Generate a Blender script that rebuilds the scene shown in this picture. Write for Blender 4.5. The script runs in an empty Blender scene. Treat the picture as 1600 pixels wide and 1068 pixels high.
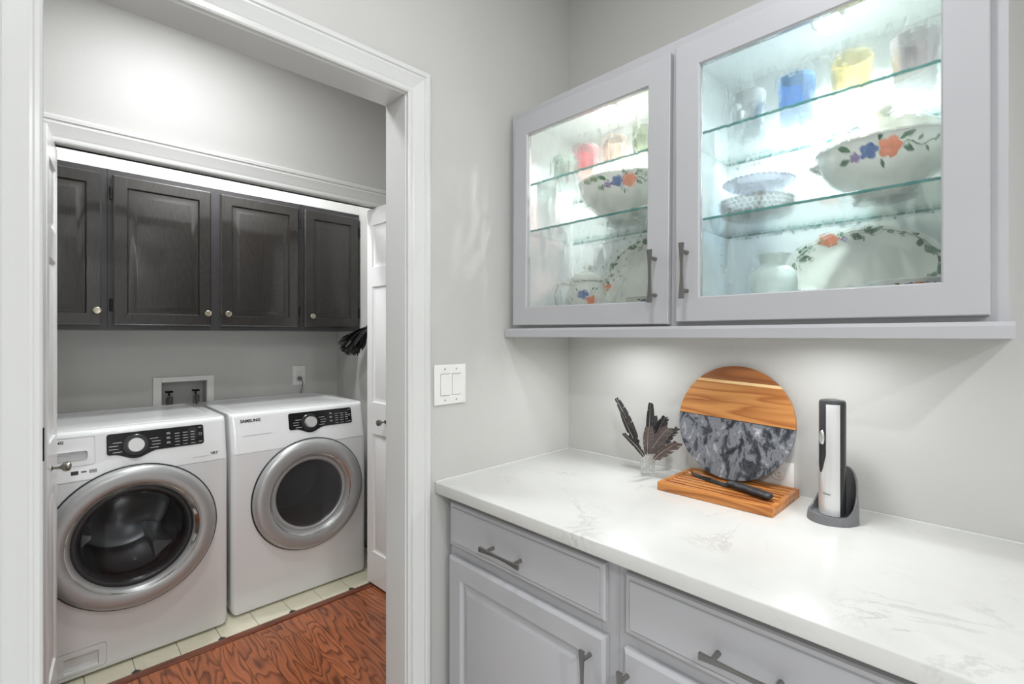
import bpy, bmesh, math, random
from mathutils import Vector, Matrix
PI = math.pi
random.seed(7)
scn = bpy.context.scene
COL = scn.collection

# ------------------------------------------------------------------ camera
cam_d = bpy.data.cameras.new('camera')
cam = bpy.data.objects.new('camera', cam_d)
COL.objects.link(cam)
cam.location = (1.2234, -1.5104, 1.36)
cam.rotation_euler = (PI / 2, 0, math.radians(45.69))
cam_d.sensor_width = 36.0
cam_d.lens = 758.8 * 36.0 / 1600.0
cam_d.shift_y = -10.4 / 1600.0
cam_d.clip_start = 0.02
scn.camera = cam

# ------------------------------------------------------------------ world, exposure
w = bpy.data.worlds.new('world')
scn.world = w
w.use_nodes = True
w.node_tree.nodes['Background'].inputs[0].default_value = (0.8, 0.85, 0.9, 1)
w.node_tree.nodes['Background'].inputs[1].default_value = 0.0
vs = scn.view_settings
vs.view_transform = 'Standard'
vs.look = 'None'
vs.gamma = 1.0
vs.use_curve_mapping = False
vs.exposure = 0.25

# light strengths (watts), colours
CAN_W, HALL_W, CLOSET_W, UNDER_W, INSIDE_W = 30.0, 11.5, 14.0, 0.95, 2.8
WARM = (0.965, 0.985, 1.03)
NEUT = (0.965, 0.99, 1.02)
COOL = (0.88, 0.98, 1.02)
COOL_W = (0.98, 1.0, 0.98)

# ------------------------------------------------------------------ helpers
def lin(c):
    def f(v):
        v /= 255.0
        return v / 12.92 if v <= 0.04045 else ((v + 0.055) / 1.055) ** 2.4
    return (f(c[0]), f(c[1]), f(c[2]), 1.0)

MATS = {}

def new_mat(name):
    m = bpy.data.materials.new(name)
    m.use_nodes = True
    nt = m.node_tree
    b = nt.nodes['Principled BSDF']
    MATS[name] = m
    return m, nt, b

def N(nt, kind, **kw):
    n = nt.nodes.new(kind)
    for k, v in kw.items():
        setattr(n, k, v)
    return n

def ramp(nt, stops, interp='LINEAR'):
    r = N(nt, 'ShaderNodeValToRGB')
    r.color_ramp.interpolation = interp
    e = r.color_ramp.elements
    while len(e) > 1:
        e.remove(e[0])
    e[0].position = stops[0][0]
    e[0].color = stops[0][1]
    for p, c in stops[1:]:
        q = e.new(p)
        q.color = c
    return r

def coords(nt, scale=(1, 1, 1), use='Object', rnd=False):
    tc = N(nt, 'ShaderNodeTexCoord')
    mp = N(nt, 'ShaderNodeMapping')
    mp.inputs['Scale'].default_value = scale
    nt.links.new(tc.outputs[use], mp.inputs['Vector'])
    if rnd:
        oi = N(nt, 'ShaderNodeObjectInfo')
        mu = N(nt, 'ShaderNodeMath', operation='MULTIPLY')
        mu.inputs[1].default_value = 37.0
        nt.links.new(oi.outputs['Random'], mu.inputs[0])
        cb = N(nt, 'ShaderNodeCombineXYZ')
        for k in range(3):
            nt.links.new(mu.outputs[0], cb.inputs[k])
        nt.links.new(cb.outputs[0], mp.inputs['Location'])
    return mp.outputs['Vector']

def paint(name, rgb, rough=0.45, metal=0.0, var=0.03, scale=9.0, bump=0.0, bscale=60.0, stretch=(1, 1, 1), coat=0.0, spec=0.5):
    m, nt, b = new_mat(name)
    c = lin(rgb)
    v = coords(nt, stretch)
    n = N(nt, 'ShaderNodeTexNoise')
    n.inputs['Scale'].default_value = scale
    n.inputs['Detail'].default_value = 4
    nt.links.new(v, n.inputs['Vector'])
    lo = tuple(max(0, x * (1 - var)) for x in c[:3]) + (1,)
    hi = tuple(min(1, x * (1 + var)) for x in c[:3]) + (1,)
    r = ramp(nt, [(0.3, lo), (0.7, hi)])
    nt.links.new(n.outputs['Fac'], r.inputs['Fac'])
    nt.links.new(r.outputs['Color'], b.inputs['Base Color'])
    b.inputs['Roughness'].default_value = rough
    b.inputs['Metallic'].default_value = metal
    b.inputs['Coat Weight'].default_value = coat
    b.inputs['Coat Roughness'].default_value = 0.08
    b.inputs['Specular IOR Level'].default_value = spec
    if bump > 0:
        n2 = N(nt, 'ShaderNodeTexNoise')
        n2.inputs['Scale'].default_value = bscale
        n2.inputs['Detail'].default_value = 3
        nt.links.new(v, n2.inputs['Vector'])
        bp = N(nt, 'ShaderNodeBump')
        bp.inputs['Strength'].default_value = bump
        bp.inputs['Distance'].default_value = 0.002
        nt.links.new(n2.outputs['Fac'], bp.inputs['Height'])
        nt.links.new(bp.outputs['Normal'], b.inputs['Normal'])
    return m

def emit(name, rgb, strength):
    m, nt, b = new_mat(name)
    b.inputs['Base Color'].default_value = (0.8, 0.8, 0.8, 1)
    n = N(nt, 'ShaderNodeTexNoise')
    n.inputs['Scale'].default_value = 30
    r = ramp(nt, [(0, tuple(x * 0.95 for x in rgb) + (1,)), (1, tuple(rgb) + (1,))])
    nt.links.new(n.outputs['Fac'], r.inputs['Fac'])
    nt.links.new(r.outputs['Color'], b.inputs['Emission Color'])
    b.inputs['Emission Strength'].default_value = strength
    return m

def grainy(name, light, dark, rough=0.35, freq=26.0, cs=(1.6, 11.0, 11.0), rnd=True, coat=0.2, use='Object', fine=0.25, mid=0.5, tone=0.12):
    """wood with contour (cathedral) grain"""
    m, nt, b = new_mat(name)
    v = coords(nt, cs, use, rnd)
    n = N(nt, 'ShaderNodeTexNoise')
    n.inputs['Scale'].default_value = 1.0
    n.inputs['Detail'].default_value = 2.0
    n.inputs['Roughness'].default_value = 0.45
    nt.links.new(v, n.inputs['Vector'])
    mu = N(nt, 'ShaderNodeMath', operation='MULTIPLY')
    mu.inputs[1].default_value = freq
    nt.links.new(n.outputs['Fac'], mu.inputs[0])
    fr = N(nt, 'ShaderNodeMath', operation='FRACT')
    nt.links.new(mu.outputs[0], fr.inputs[0])
    l, d = lin(light), lin(dark)
    md = tuple(l[i] * mid + d[i] * (1 - mid) for i in range(3)) + (1,)
    r = ramp(nt, [(0.0, d), (0.22, md), (0.5, l), (0.86, l), (1.0, d)])
    nt.links.new(fr.outputs[0], r.inputs['Fac'])
    # fine pores along the grain
    v2 = coords(nt, (cs[0] * 6, cs[1] * 28, cs[2] * 28), use, rnd)
    n2 = N(nt, 'ShaderNodeTexNoise')
    n2.inputs['Scale'].default_value = 1.0
    n2.inputs['Detail'].default_value = 3
    nt.links.new(v2, n2.inputs['Vector'])
    mx = N(nt, 'ShaderNodeMix', data_type='RGBA', blend_type='MULTIPLY')
    r2 = ramp(nt, [(0.35, (1 - fine,) * 3 + (1,)), (0.6, (1, 1, 1, 1))])
    nt.links.new(n2.outputs['Fac'], r2.inputs['Fac'])
    mx.inputs['Factor'].default_value = 1.0
    nt.links.new(r.outputs['Color'], mx.inputs['A'])
    nt.links.new(r2.outputs['Color'], mx.inputs['B'])
    out = mx.outputs['Result']
    if rnd:
        oi = N(nt, 'ShaderNodeObjectInfo')
        hs = N(nt, 'ShaderNodeHueSaturation')
        mr = N(nt, 'ShaderNodeMapRange')
        mr.inputs['To Min'].default_value = 1 - tone
        mr.inputs['To Max'].default_value = 1 + tone
        nt.links.new(oi.outputs['Random'], mr.inputs['Value'])
        nt.links.new(mr.outputs['Result'], hs.inputs['Value'])
        nt.links.new(out, hs.inputs['Color'])
        out = hs.outputs['Color']
    nt.links.new(out, b.inputs['Base Color'])
    b.inputs['Roughness'].default_value = rough
    b.inputs['Coat Weight'].default_value = coat
    bp = N(nt, 'ShaderNodeBump')
    bp.inputs['Strength'].default_value = 0.15
    bp.inputs['Distance'].default_value = 0.001
    nt.links.new(n2.outputs['Fac'], bp.inputs['Height'])
    nt.links.new(bp.outputs['Normal'], b.inputs['Normal'])
    return m

def clear_glass(name, tint, gloss=0.08, haze=0.06, fres=0.55, rough=0.02, wavy=0.0, cs=(1, 1, 1), haze_rgb=(235, 240, 238), streak=0.0):
    """thin glass: mostly see-through, a little reflection, a little milky haze"""
    m, nt, b = new_mat(name)
    nt.nodes.remove(b)
    out = nt.nodes['Material Output']
    tr = N(nt, 'ShaderNodeBsdfTransparent')
    tr.inputs['Color'].default_value = tuple(tint) + (1,)
    gl = N(nt, 'ShaderNodeBsdfGlossy')
    gl.inputs['Roughness'].default_value = rough
    gl.inputs['Color'].default_value = (1, 1, 1, 1)
    df = N(nt, 'ShaderNodeBsdfDiffuse')
    df.inputs['Color'].default_value = lin(haze_rgb)
    v = coords(nt, cs)
    n = N(nt, 'ShaderNodeTexNoise')
    n.inputs['Scale'].default_value = 1.0
    n.inputs['Detail'].default_value = 3
    n.inputs['Distortion'].default_value = 0.6
    nt.links.new(v, n.inputs['Vector'])
    if wavy > 0:
        bp = N(nt, 'ShaderNodeBump')
        bp.inputs['Strength'].default_value = wavy
        bp.inputs['Distance'].default_value = 0.0025
        nt.links.new(n.outputs['Fac'], bp.inputs['Height'])
        nt.links.new(bp.outputs['Normal'], gl.inputs['Normal'])
    see = tr.outputs[0]
    if streak > 0:
        rf = N(nt, 'ShaderNodeBsdfRefraction')
        rf.inputs['IOR'].default_value = 1.12
        rf.inputs['Roughness'].default_value = 0.0
        rf.inputs['Color'].default_value = tuple(tint) + (1,)
        nt.links.new(bp.outputs['Normal'], rf.inputs['Normal'])
        mm = N(nt, 'ShaderNodeMixShader')
        rr = ramp(nt, [(0.44, (0.05,) * 3 + (1,)), (0.54, (streak,) * 3 + (1,))])
        nt.links.new(n.outputs['Fac'], rr.inputs['Fac'])
        nt.links.new(rr.outputs['Color'], mm.inputs['Fac'])
        nt.links.new(tr.outputs[0], mm.inputs[1])
        nt.links.new(rf.outputs[0], mm.inputs[2])
        see = mm.outputs[0]
    m1 = N(nt, 'ShaderNodeMixShader')
    hr = ramp(nt, [(0.35, (haze * 0.5,) * 3 + (1,)), (0.7, (haze * 1.5,) * 3 + (1,))])
    nt.links.new(n.outputs['Fac'], hr.inputs['Fac'])
    nt.links.new(hr.outputs['Color'], m1.inputs['Fac'])
    nt.links.new(see, m1.inputs[1])
    nt.links.new(df.outputs[0], m1.inputs[2])
    m2 = N(nt, 'ShaderNodeMixShader')
    lw = N(nt, 'ShaderNodeLayerWeight')
    lw.inputs['Blend'].default_value = 0.18
    ml = N(nt, 'ShaderNodeMath', operation='MULTIPLY_ADD')
    ml.inputs[1].default_value = fres
    ml.inputs[2].default_value = gloss
    ml.use_clamp = True
    nt.links.new(lw.outputs['Fresnel'], ml.inputs[0])
    nt.links.new(ml.outputs[0], m2.inputs['Fac'])
    nt.links.new(m1.outputs[0], m2.inputs[1])
    nt.links.new(gl.outputs[0], m2.inputs[2])
    nt.links.new(m2.outputs[0], out.inputs['Surface'])
    return m

# ---- materials
paint('wall_paint', (196, 195, 191), 0.55, var=0.012, scale=3, bump=0.12, bscale=220)
paint('ceiling_paint', (235, 235, 232), 0.8, var=0.01)
paint('trim_white', (214, 214, 211), 0.22, var=0.012, scale=5, bump=0.05, bscale=90, stretch=(1, 1, 0.15))
paint('door_white', (234, 234, 232), 0.3, var=0.01, scale=6)
paint('cabinet_grey', (182, 182, 184), 0.38, var=0.015, scale=4, bump=0.04, bscale=150)
paint('cabinet_inside', (241, 245, 245), 0.5, var=0.01)
paint('handle_metal', (118, 117, 114), 0.36, metal=0.55, var=0.06, scale=40)
paint('nickel', (200, 192, 172), 0.25, metal=1.0, var=0.05, scale=40)
paint('pewter', (140, 136, 128), 0.22, metal=1.0, var=0.05, scale=40)
paint('black_metal', (30, 30, 31), 0.4, metal=0.4, var=0.1)
paint('appliance_white', (233, 234, 233), 0.18, var=0.006, scale=3, coat=0.3)
paint('appliance_grey', (120, 121, 122), 0.35, var=0.02)
paint('silver_paint', (184, 185, 184), 0.34, metal=0.45, var=0.02, scale=30)
paint('chrome', (222, 222, 220), 0.10, metal=1.0, var=0.02)
paint('brushed_silver', (222, 222, 221), 0.30, metal=0.45, var=0.03, scale=8, stretch=(60, 60, 1))
paint('drum_steel', (150, 151, 152), 0.28, metal=0.9, var=0.05, scale=20)
paint('dark_plastic', (46, 47, 48), 0.25, var=0.06)
paint('rubber_grey', (78, 79, 80), 0.5, var=0.05)
paint('panel_black', (22, 22, 24), 0.12, var=0.05)
paint('stand_plastic', (112, 113, 114), 0.42, var=0.04, scale=60, bump=0.08, bscale=400)
paint('print_white', (205, 205, 205), 0.4, var=0.02)
paint('print_dark', (42, 42, 44), 0.4, var=0.02)
paint('print_grey', (150, 150, 150), 0.4, var=0.02)
paint('plate_white', (233, 232, 228), 0.3, var=0.01)
paint('porcelain', (226, 226, 217), 0.12, var=0.01, coat=0.5)
paint('milk_glass', (226, 240, 234), 0.15, var=0.015, coat=0.4)
paint('glaze_orange', (224, 128, 88), 0.25, var=0.16, scale=120)
paint('glaze_blue', (66, 96, 150), 0.25, var=0.25, scale=120)
paint('glaze_purple', (134, 112, 158), 0.25, var=0.2, scale=120)
paint('glaze_green', (52, 98, 62), 0.25, var=0.3, scale=110)
paint('glaze_olive', (112, 130, 88), 0.25, var=0.2, scale=110)
paint('feather_dark', (44, 42, 42), 0.55, var=0.35, scale=70, stretch=(1, 1, 3))
paint('feather_brown', (100, 90, 86), 0.55, var=0.3, scale=70, stretch=(1, 1, 3))
paint('quill', (206, 200, 190), 0.4, var=0.05)
paint('plume_black', (27, 25, 24), 0.5, var=0.4, scale=40)
paint('blade_steel', (92, 92, 94), 0.25, metal=0.9, var=0.12, scale=30)
paint('knife_black', (52, 53, 55), 0.45, var=0.06)
paint('grout', (196, 190, 165), 0.8, var=0.05)
paint('tile_cream', (226, 221, 196), 0.35, var=0.035, scale=22)
paint('pantry_bounce_pale', (226, 225, 223), 0.4, var=0.03, scale=20)  # unseen floor colour, kept pale so its bounce stays bright and neutral
paint('tile_black', (52, 48, 44), 0.35, var=0.1)
paint('rubber_black', (24, 24, 25), 0.6, var=0.1)
paint('brass_valve', (168, 160, 140), 0.35, metal=0.6, var=0.1)
paint('recess_plastic', (190, 190, 186), 0.5, var=0.03)
emit('lamp_glow', (1.0, 0.98, 0.94), 6.0)
emit('lamp_glow_cool', (0.95, 1.0, 1.0), 14.0)
grainy('floor_oak', (170, 98, 60), (104, 54, 32), 0.30, 13.0, (2.0, 10.0, 10.0), True, 0.2, fine=0.2, mid=0.6)
grainy('strip_oak', (126, 66, 40), (96, 48, 30), 0.35, 12.0, (14.0, 1.0, 14.0), False, 0.15)
grainy('board_acacia', (206, 142, 78), (168, 100, 46), 0.42, 9.0, (1.3, 14.0, 14.0), True, 0.05, fine=0.14, tone=0.06)
grainy('board_brown', (170, 108, 58), (134, 78, 38), 0.42, 7.0, (1.3, 14.0, 14.0), True, 0.05, fine=0.14, tone=0.04)
grainy('board_pale', (240, 205, 150), (222, 178, 116), 0.42, 5.0, (1.0, 14.0, 14.0), True, 0.05, fine=0.08, tone=0.03)
grainy('tray_wood', (200, 132, 66), (160, 92, 40), 0.42, 8.0, (1.5, 16.0, 16.0), True, 0.05, fine=0.16, tone=0.08)

def espresso():
    m, nt, b = new_mat('espresso')
    v = coords(nt, (9, 9, 0.9), 'Object', True)
    n = N(nt, 'ShaderNodeTexNoise')
    n.inputs['Scale'].default_value = 1.3
    n.inputs['Detail'].default_value = 2
    nt.links.new(v, n.inputs['Vector'])
    mu = N(nt, 'ShaderNodeMath', operation='MULTIPLY')
    mu.inputs[1].default_value = 30
    nt.links.new(n.outputs['Fac'], mu.inputs[0])
    fr = N(nt, 'ShaderNodeMath', operation='PINGPONG')
    fr.inputs[1].default_value = 0.5
    nt.links.new(mu.outputs[0], fr.inputs[0])
    r = ramp(nt, [(0.0, lin((31, 27, 25))), (0.5, lin((45, 41, 38)))])
    nt.links.new(fr.outputs[0], r.inputs['Fac'])
    nt.links.new(r.outputs['Color'], b.inputs['Base Color'])
    b.inputs['Roughness'].default_value = 0.30
    b.inputs['Coat Weight'].default_value = 0.75
    b.inputs['Coat Roughness'].default_value = 0.08
    bp = N(nt, 'ShaderNodeBump')
    bp.inputs['Strength'].default_value = 0.12
    bp.inputs['Distance'].default_value = 0.001
    nt.links.new(fr.outputs[0], bp.inputs['Height'])
    nt.links.new(bp.outputs['Normal'], b.inputs['Normal'])
    nt.links.new(bp.outputs['Normal'], b.inputs['Coat Normal'])
espresso()
paint('espresso_frame', (58, 56, 58), 0.35, var=0.08, scale=6, coat=0.2)

def quartz():
    m, nt, b = new_mat('quartz')
    v = coords(nt, (1, 1, 1))
    n = N(nt, 'ShaderNodeTexNoise')
    n.inputs['Scale'].default_value = 3.2
    n.inputs['Detail'].default_value = 9
    n.inputs['Roughness'].default_value = 0.68
    n.inputs['Distortion'].default_value = 1.1
    nt.links.new(v, n.inputs['Vector'])
    r = ramp(nt, [(0.480, (0, 0, 0, 1)), (0.497, (1, 1, 1, 1)), (0.503, (1, 1, 1, 1)), (0.522, (0, 0, 0, 1))])
    nt.links.new(n.outputs['Fac'], r.inputs['Fac'])
    n2 = N(nt, 'ShaderNodeTexNoise')
    n2.inputs['Scale'].default_value = 4.5
    n2.inputs['Detail'].default_value = 4
    nt.links.new(v, n2.inputs['Vector'])
    r2 = ramp(nt, [(0.50, (0, 0, 0, 1)), (0.66, (1, 1, 1, 1))])
    nt.links.new(n2.outputs['Fac'], r2.inputs['Fac'])
    mu = N(nt, 'ShaderNodeMath', operation='MULTIPLY')
    nt.links.new(r.outputs['Color'], mu.inputs[0])
    nt.links.new(r2.outputs['Color'], mu.inputs[1])
    m3 = N(nt, 'ShaderNodeMath', operation='MULTIPLY')
    m3.inputs[1].default_value = 0.36
    nt.links.new(mu.outputs[0], m3.inputs[0])
    n4 = N(nt, 'ShaderNodeTexNoise')
    n4.inputs['Scale'].default_value = 5
    n4.inputs['Detail'].default_value = 5
    nt.links.new(v, n4.inputs['Vector'])
    base = ramp(nt, [(0.3, lin((208, 208, 203))), (0.7, lin((217, 217, 212)))])
    nt.links.new(n4.outputs['Fac'], base.inputs['Fac'])
    mx = N(nt, 'ShaderNodeMix', data_type='RGBA')
    mx.inputs['B'].default_value = lin((150, 150, 146))
    nt.links.new(m3.outputs[0], mx.inputs['Factor'])
    nt.links.new(base.outputs['Color'], mx.inputs['A'])
    nt.links.new(mx.outputs['Result'], b.inputs['Base Color'])
    b.inputs['Roughness'].default_value = 0.22
quartz()

def marble():
    m, nt, b = new_mat('dark_marble')
    tc = N(nt, 'ShaderNodeTexCoord')
    mp = N(nt, 'ShaderNodeMapping')
    mp.inputs['Rotation'].default_value = (0, math.radians(-30), 0)
    mp.inputs['Scale'].default_value = (25, 25, 13)
    nt.links.new(tc.outputs['Object'], mp.inputs['Vector'])
    v = mp.outputs['Vector']
    n = N(nt, 'ShaderNodeTexNoise')
    n.inputs['Scale'].default_value = 1.25
    n.inputs['Detail'].default_value = 9
    n.inputs['Roughness'].default_value = 0.68
    n.inputs['Distortion'].default_value = 0.5
    nt.links.new(v, n.inputs['Vector'])
    r = ramp(nt, [(0.38, lin((40, 42, 48))), (0.46, lin((74, 77, 83))), (0.50, lin((128, 131, 136))), (0.56, lin((112, 115, 121))), (0.62, lin((168, 170, 174))), (0.69, lin((216, 217, 219)))])
    nt.links.new(n.outputs['Fac'], r.inputs['Fac'])
    nt.links.new(r.outputs['Color'], b.inputs['Base Color'])
    b.inputs['Roughness'].default_value = 0.28
marble()

clear_glass('seeded_glass', (0.985, 1.0, 0.995), gloss=0.005, haze=0.05, rough=0.04, wavy=0.6, cs=(42, 42, 16), streak=0.85)
clear_glass('shelf_glass', (0.975, 0.995, 0.99), gloss=0.02, haze=0.015)
paint('shelf_edge', (52, 128, 122), 0.15, var=0.2, scale=30)
clear_glass('crystal', (0.965, 0.975, 0.975), gloss=0.08, haze=0.07, rough=0.03, wavy=0.3, cs=(60, 60, 30))
clear_glass('tumbler_clear', (0.90, 0.92, 0.93), gloss=0.07, haze=0.12)
clear_glass('tumbler_blue', (0.55, 0.72, 0.90), gloss=0.07, haze=0.10, haze_rgb=(150, 185, 225))
clear_glass('tumbler_yellow', (0.97, 0.93, 0.76), gloss=0.07, haze=0.12, haze_rgb=(245, 232, 190))
clear_glass('tumbler_rose', (0.94, 0.90, 0.90), gloss=0.07, haze=0.10, haze_rgb=(238, 228, 226))
clear_glass('tumbler_red', (0.93, 0.68, 0.70), gloss=0.07, haze=0.10, haze_rgb=(238, 190, 190))
clear_glass('tumbler_peach', (0.97, 0.91, 0.87), gloss=0.07, haze=0.10, haze_rgb=(244, 226, 216))
clear_glass('tumbler_green', (0.88, 0.94, 0.90), gloss=0.07, haze=0.10, haze_rgb=(216, 230, 220))
clear_glass('tumbler_lime', (0.93, 0.96, 0.88), gloss=0.07, haze=0.10, haze_rgb=(232, 238, 214))
clear_glass('lilac_glass', (0.90, 0.91, 0.96), gloss=0.08, haze=0.07, haze_rgb=(220, 222, 235))
clear_glass('washer_glass', (0.75, 0.76, 0.77), gloss=0.015, haze=0.0, fres=0.30)
clear_glass('dryer_glass', (0.42, 0.43, 0.44), gloss=0.03, haze=0.16, haze_rgb=(150, 152, 154), fres=0.35)

# ------------------------------------------------------------------ mesh helpers
def bm_new():
    return bmesh.new()

def box(bm, x0, x1, y0, y1, z0, z1, bev=0.0, seg=2):
    r = bmesh.ops.create_cube(bm, size=1.0)
    vs_ = r['verts']
    for v in vs_:
        v.co = Vector((x0 + (v.co.x + .5) * (x1 - x0), y0 + (v.co.y + .5) * (y1 - y0), z0 + (v.co.z + .5) * (z1 - z0)))
    if bev > 0:
        es = list({e for v in vs_ for e in v.link_edges})
        bmesh.ops.bevel(bm, geom=es, offset=bev, segments=seg, affect='EDGES', profile=0.5)
    return bm

def lathe(bm, prof, n=32, sx=1.0, sy=1.0, c=(0, 0, 0), axis='z', rot=0.0):
    rings = []
    for r, z in prof:
        ring = []
        if r < 1e-6:
            ring = [bm.verts.new(ax(0, 0, z, c, axis))]
        else:
            for k in range(n):
                a = rot + 2 * PI * k / n
                ring.append(bm.verts.new(ax(r * math.cos(a) * sx, r * math.sin(a) * sy, z, c, axis)))
        rings.append(ring)
    for a, b in zip(rings, rings[1:]):
        if len(a) == 1 and len(b) == 1:
            continue
        for k in range(n):
            j = (k + 1) % n
            if len(a) == 1:
                bm.faces.new((a[0], b[j], b[k]))
            elif len(b) == 1:
                bm.faces.new((a[k], a[j], b[0]))
            else:
                bm.faces.new((a[k], a[j], b[j], b[k]))
    return bm

def ax(x, y, z, c, axis):
    if axis == 'z':
        return Vector((c[0] + x, c[1] + y, c[2] + z))
    if axis == 'x':   # lathe axis along +X
        return Vector((c[0] + z, c[1] + x, c[2] + y))
    if axis == 'y':   # lathe axis along -Y (out of the back wall)
        return Vector((c[0] + x, c[1] - z, c[2] + y))

def prism(bm, pts, f0, f1, mp):
    """polygon pts (2D) extruded between depths f0, f1; mp(u, v, w) -> Vector"""
    a = [bm.verts.new(mp(u, v, f0)) for u, v in pts]
    b = [bm.verts.new(mp(u, v, f1)) for u, v in pts]
    n = len(pts)
    bm.faces.new(a)
    bm.faces.new(b[::-1])
    for k in range(n):
        j = (k + 1) % n
        bm.faces.new((a[k], b[k], b[j], a[j]))
    return bm

def tube(bm, pts, rad, n=8, cap=True):
    pts = [Vector(p) for p in pts]
    rads = rad if isinstance(rad, (list, tuple)) else [rad] * len(pts)
    rings = []
    up = Vector((0, 0, 1))
    for i, p in enumerate(pts):
        d = (pts[min(i + 1, len(pts) - 1)] - pts[max(i - 1, 0)]).normalized()
        if abs(d.dot(up)) > 0.98:
            s = d.cross(Vector((1, 0, 0))).normalized()
        else:
            s = d.cross(up).normalized()
        t = s.cross(d).normalized()
        rings.append([bm.verts.new(p + (s * math.cos(2 * PI * k / n) + t * math.sin(2 * PI * k / n)) * rads[i]) for k in range(n)])
    for a, b in zip(rings, rings[1:]):
        for k in range(n):
            j = (k + 1) % n
            bm.faces.new((a[k], a[j], b[j], b[k]))
    if cap:
        bm.faces.new(rings[0][::-1])
        bm.faces.new(rings[-1])
    return bm

def finish(bm, name, smooth=35):
    bmesh.ops.recalc_face_normals(bm, faces=bm.faces[:])
    me = bpy.data.meshes.new(name)
    bm.to_mesh(me)
    bm.free()
    if smooth:
        for p in me.polygons:
            p.use_smooth = True
        try:
            me.set_sharp_from_angle(angle=math.radians(smooth))
        except Exception:
            pass
    return me

def obj(name, bm, mat, parent=None, smooth=35, local=False, recalc=True):
    me = finish(bm, name, smooth)
    me.materials.append(MATS[mat])
    o = bpy.data.objects.new(name, me)
    COL.objects.link(o)
    if parent is not None:
        o.parent = parent
        if not local:
            # mesh is written in world coordinates; undo every parent's offset
            off = Vector((0, 0, 0))
            p = parent
            while p is not None:
                off += p.location
                p = p.parent
            o.location = -off
    return o

def tag(o, label, cat=None, group=None, kind=None):
    o['label'] = label
    if cat:
        o['category'] = cat
    if group:
        o['group'] = group
    if kind:
        o['kind'] = kind
    return o

def thing(name, loc, label, cat, group=None, rot=(0, 0, 0)):
    o = bpy.data.objects.new(name, None)
    o.empty_display_size = 0.05
    COL.objects.link(o)
    o.location = loc
    o.rotation_euler = rot
    return tag(o, label, cat, group)

def struct(name, bm, mat, label, smooth=30):
    o = obj(name, bm, mat, None, smooth)
    return tag(o, label, kind='structure')

def struct_empty(name, loc, label):
    o = bpy.data.objects.new(name, None)
    o.empty_display_size = 0.05
    COL.objects.link(o)
    o.location = loc
    return tag(o, label, kind='structure')

def text_bm(s, size, mp, depth=0.0004, align='LEFT', bold=0.0, shear=0.0):
    cu = bpy.data.curves.new('t', 'FONT')
    cu.body = s
    cu.size = size
    cu.align_x = align
    cu.extrude = depth
    cu.offset = bold
    cu.shear = shear
    cu.resolution_u = 2
    o = bpy.data.objects.new('t', cu)
    COL.objects.link(o)
    dg = bpy.context.evaluated_depsgraph_get()
    me = bpy.data.meshes.new_from_object(o.evaluated_get(dg))
    bpy.data.objects.remove(o)
    bpy.data.curves.remove(cu)
    bm = bmesh.new()
    bm.from_mesh(me)
    bpy.data.meshes.remove(me)
    for v in bm.verts:
        v.co = mp(v.co.x, v.co.y, v.co.z)
    return bm

def boolean_cut(o, cutter_bm, sharp=40):
    """cut real recesses, grooves and holes (cutter in world coordinates)"""
    me = finish(cutter_bm, 'cutter', 0)
    c = bpy.data.objects.new('cutter', me)
    COL.objects.link(c)
    md = o.modifiers.new('cut', 'BOOLEAN')
    md.object = c
    md.operation = 'DIFFERENCE'
    md.solver = 'EXACT'
    bpy.context.view_layer.update()
    new = bpy.data.meshes.new_from_object(o.evaluated_get(bpy.context.evaluated_depsgraph_get()))
    o.modifiers.clear()
    o.data = new
    bpy.data.objects.remove(c)
    for p in new.polygons:
        p.use_smooth = True
    new.set_sharp_from_angle(angle=math.radians(sharp))

def frame_prism(bm, outer, inner, f0, f1, mp):
    """closed ring between two outlines with the same number of points"""
    n = len(outer)
    L = [[bm.verts.new(mp(u, v, w_)) for u, v in pts] for pts, w_ in ((outer, f0), (outer, f1), (inner, f1), (inner, f0))]
    for a, b in zip(L, L[1:] + L[:1]):
        for k in range(n):
            j = (k + 1) % n
            bm.faces.new((a[k], a[j], b[j], b[k]))
    return bm

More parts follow.
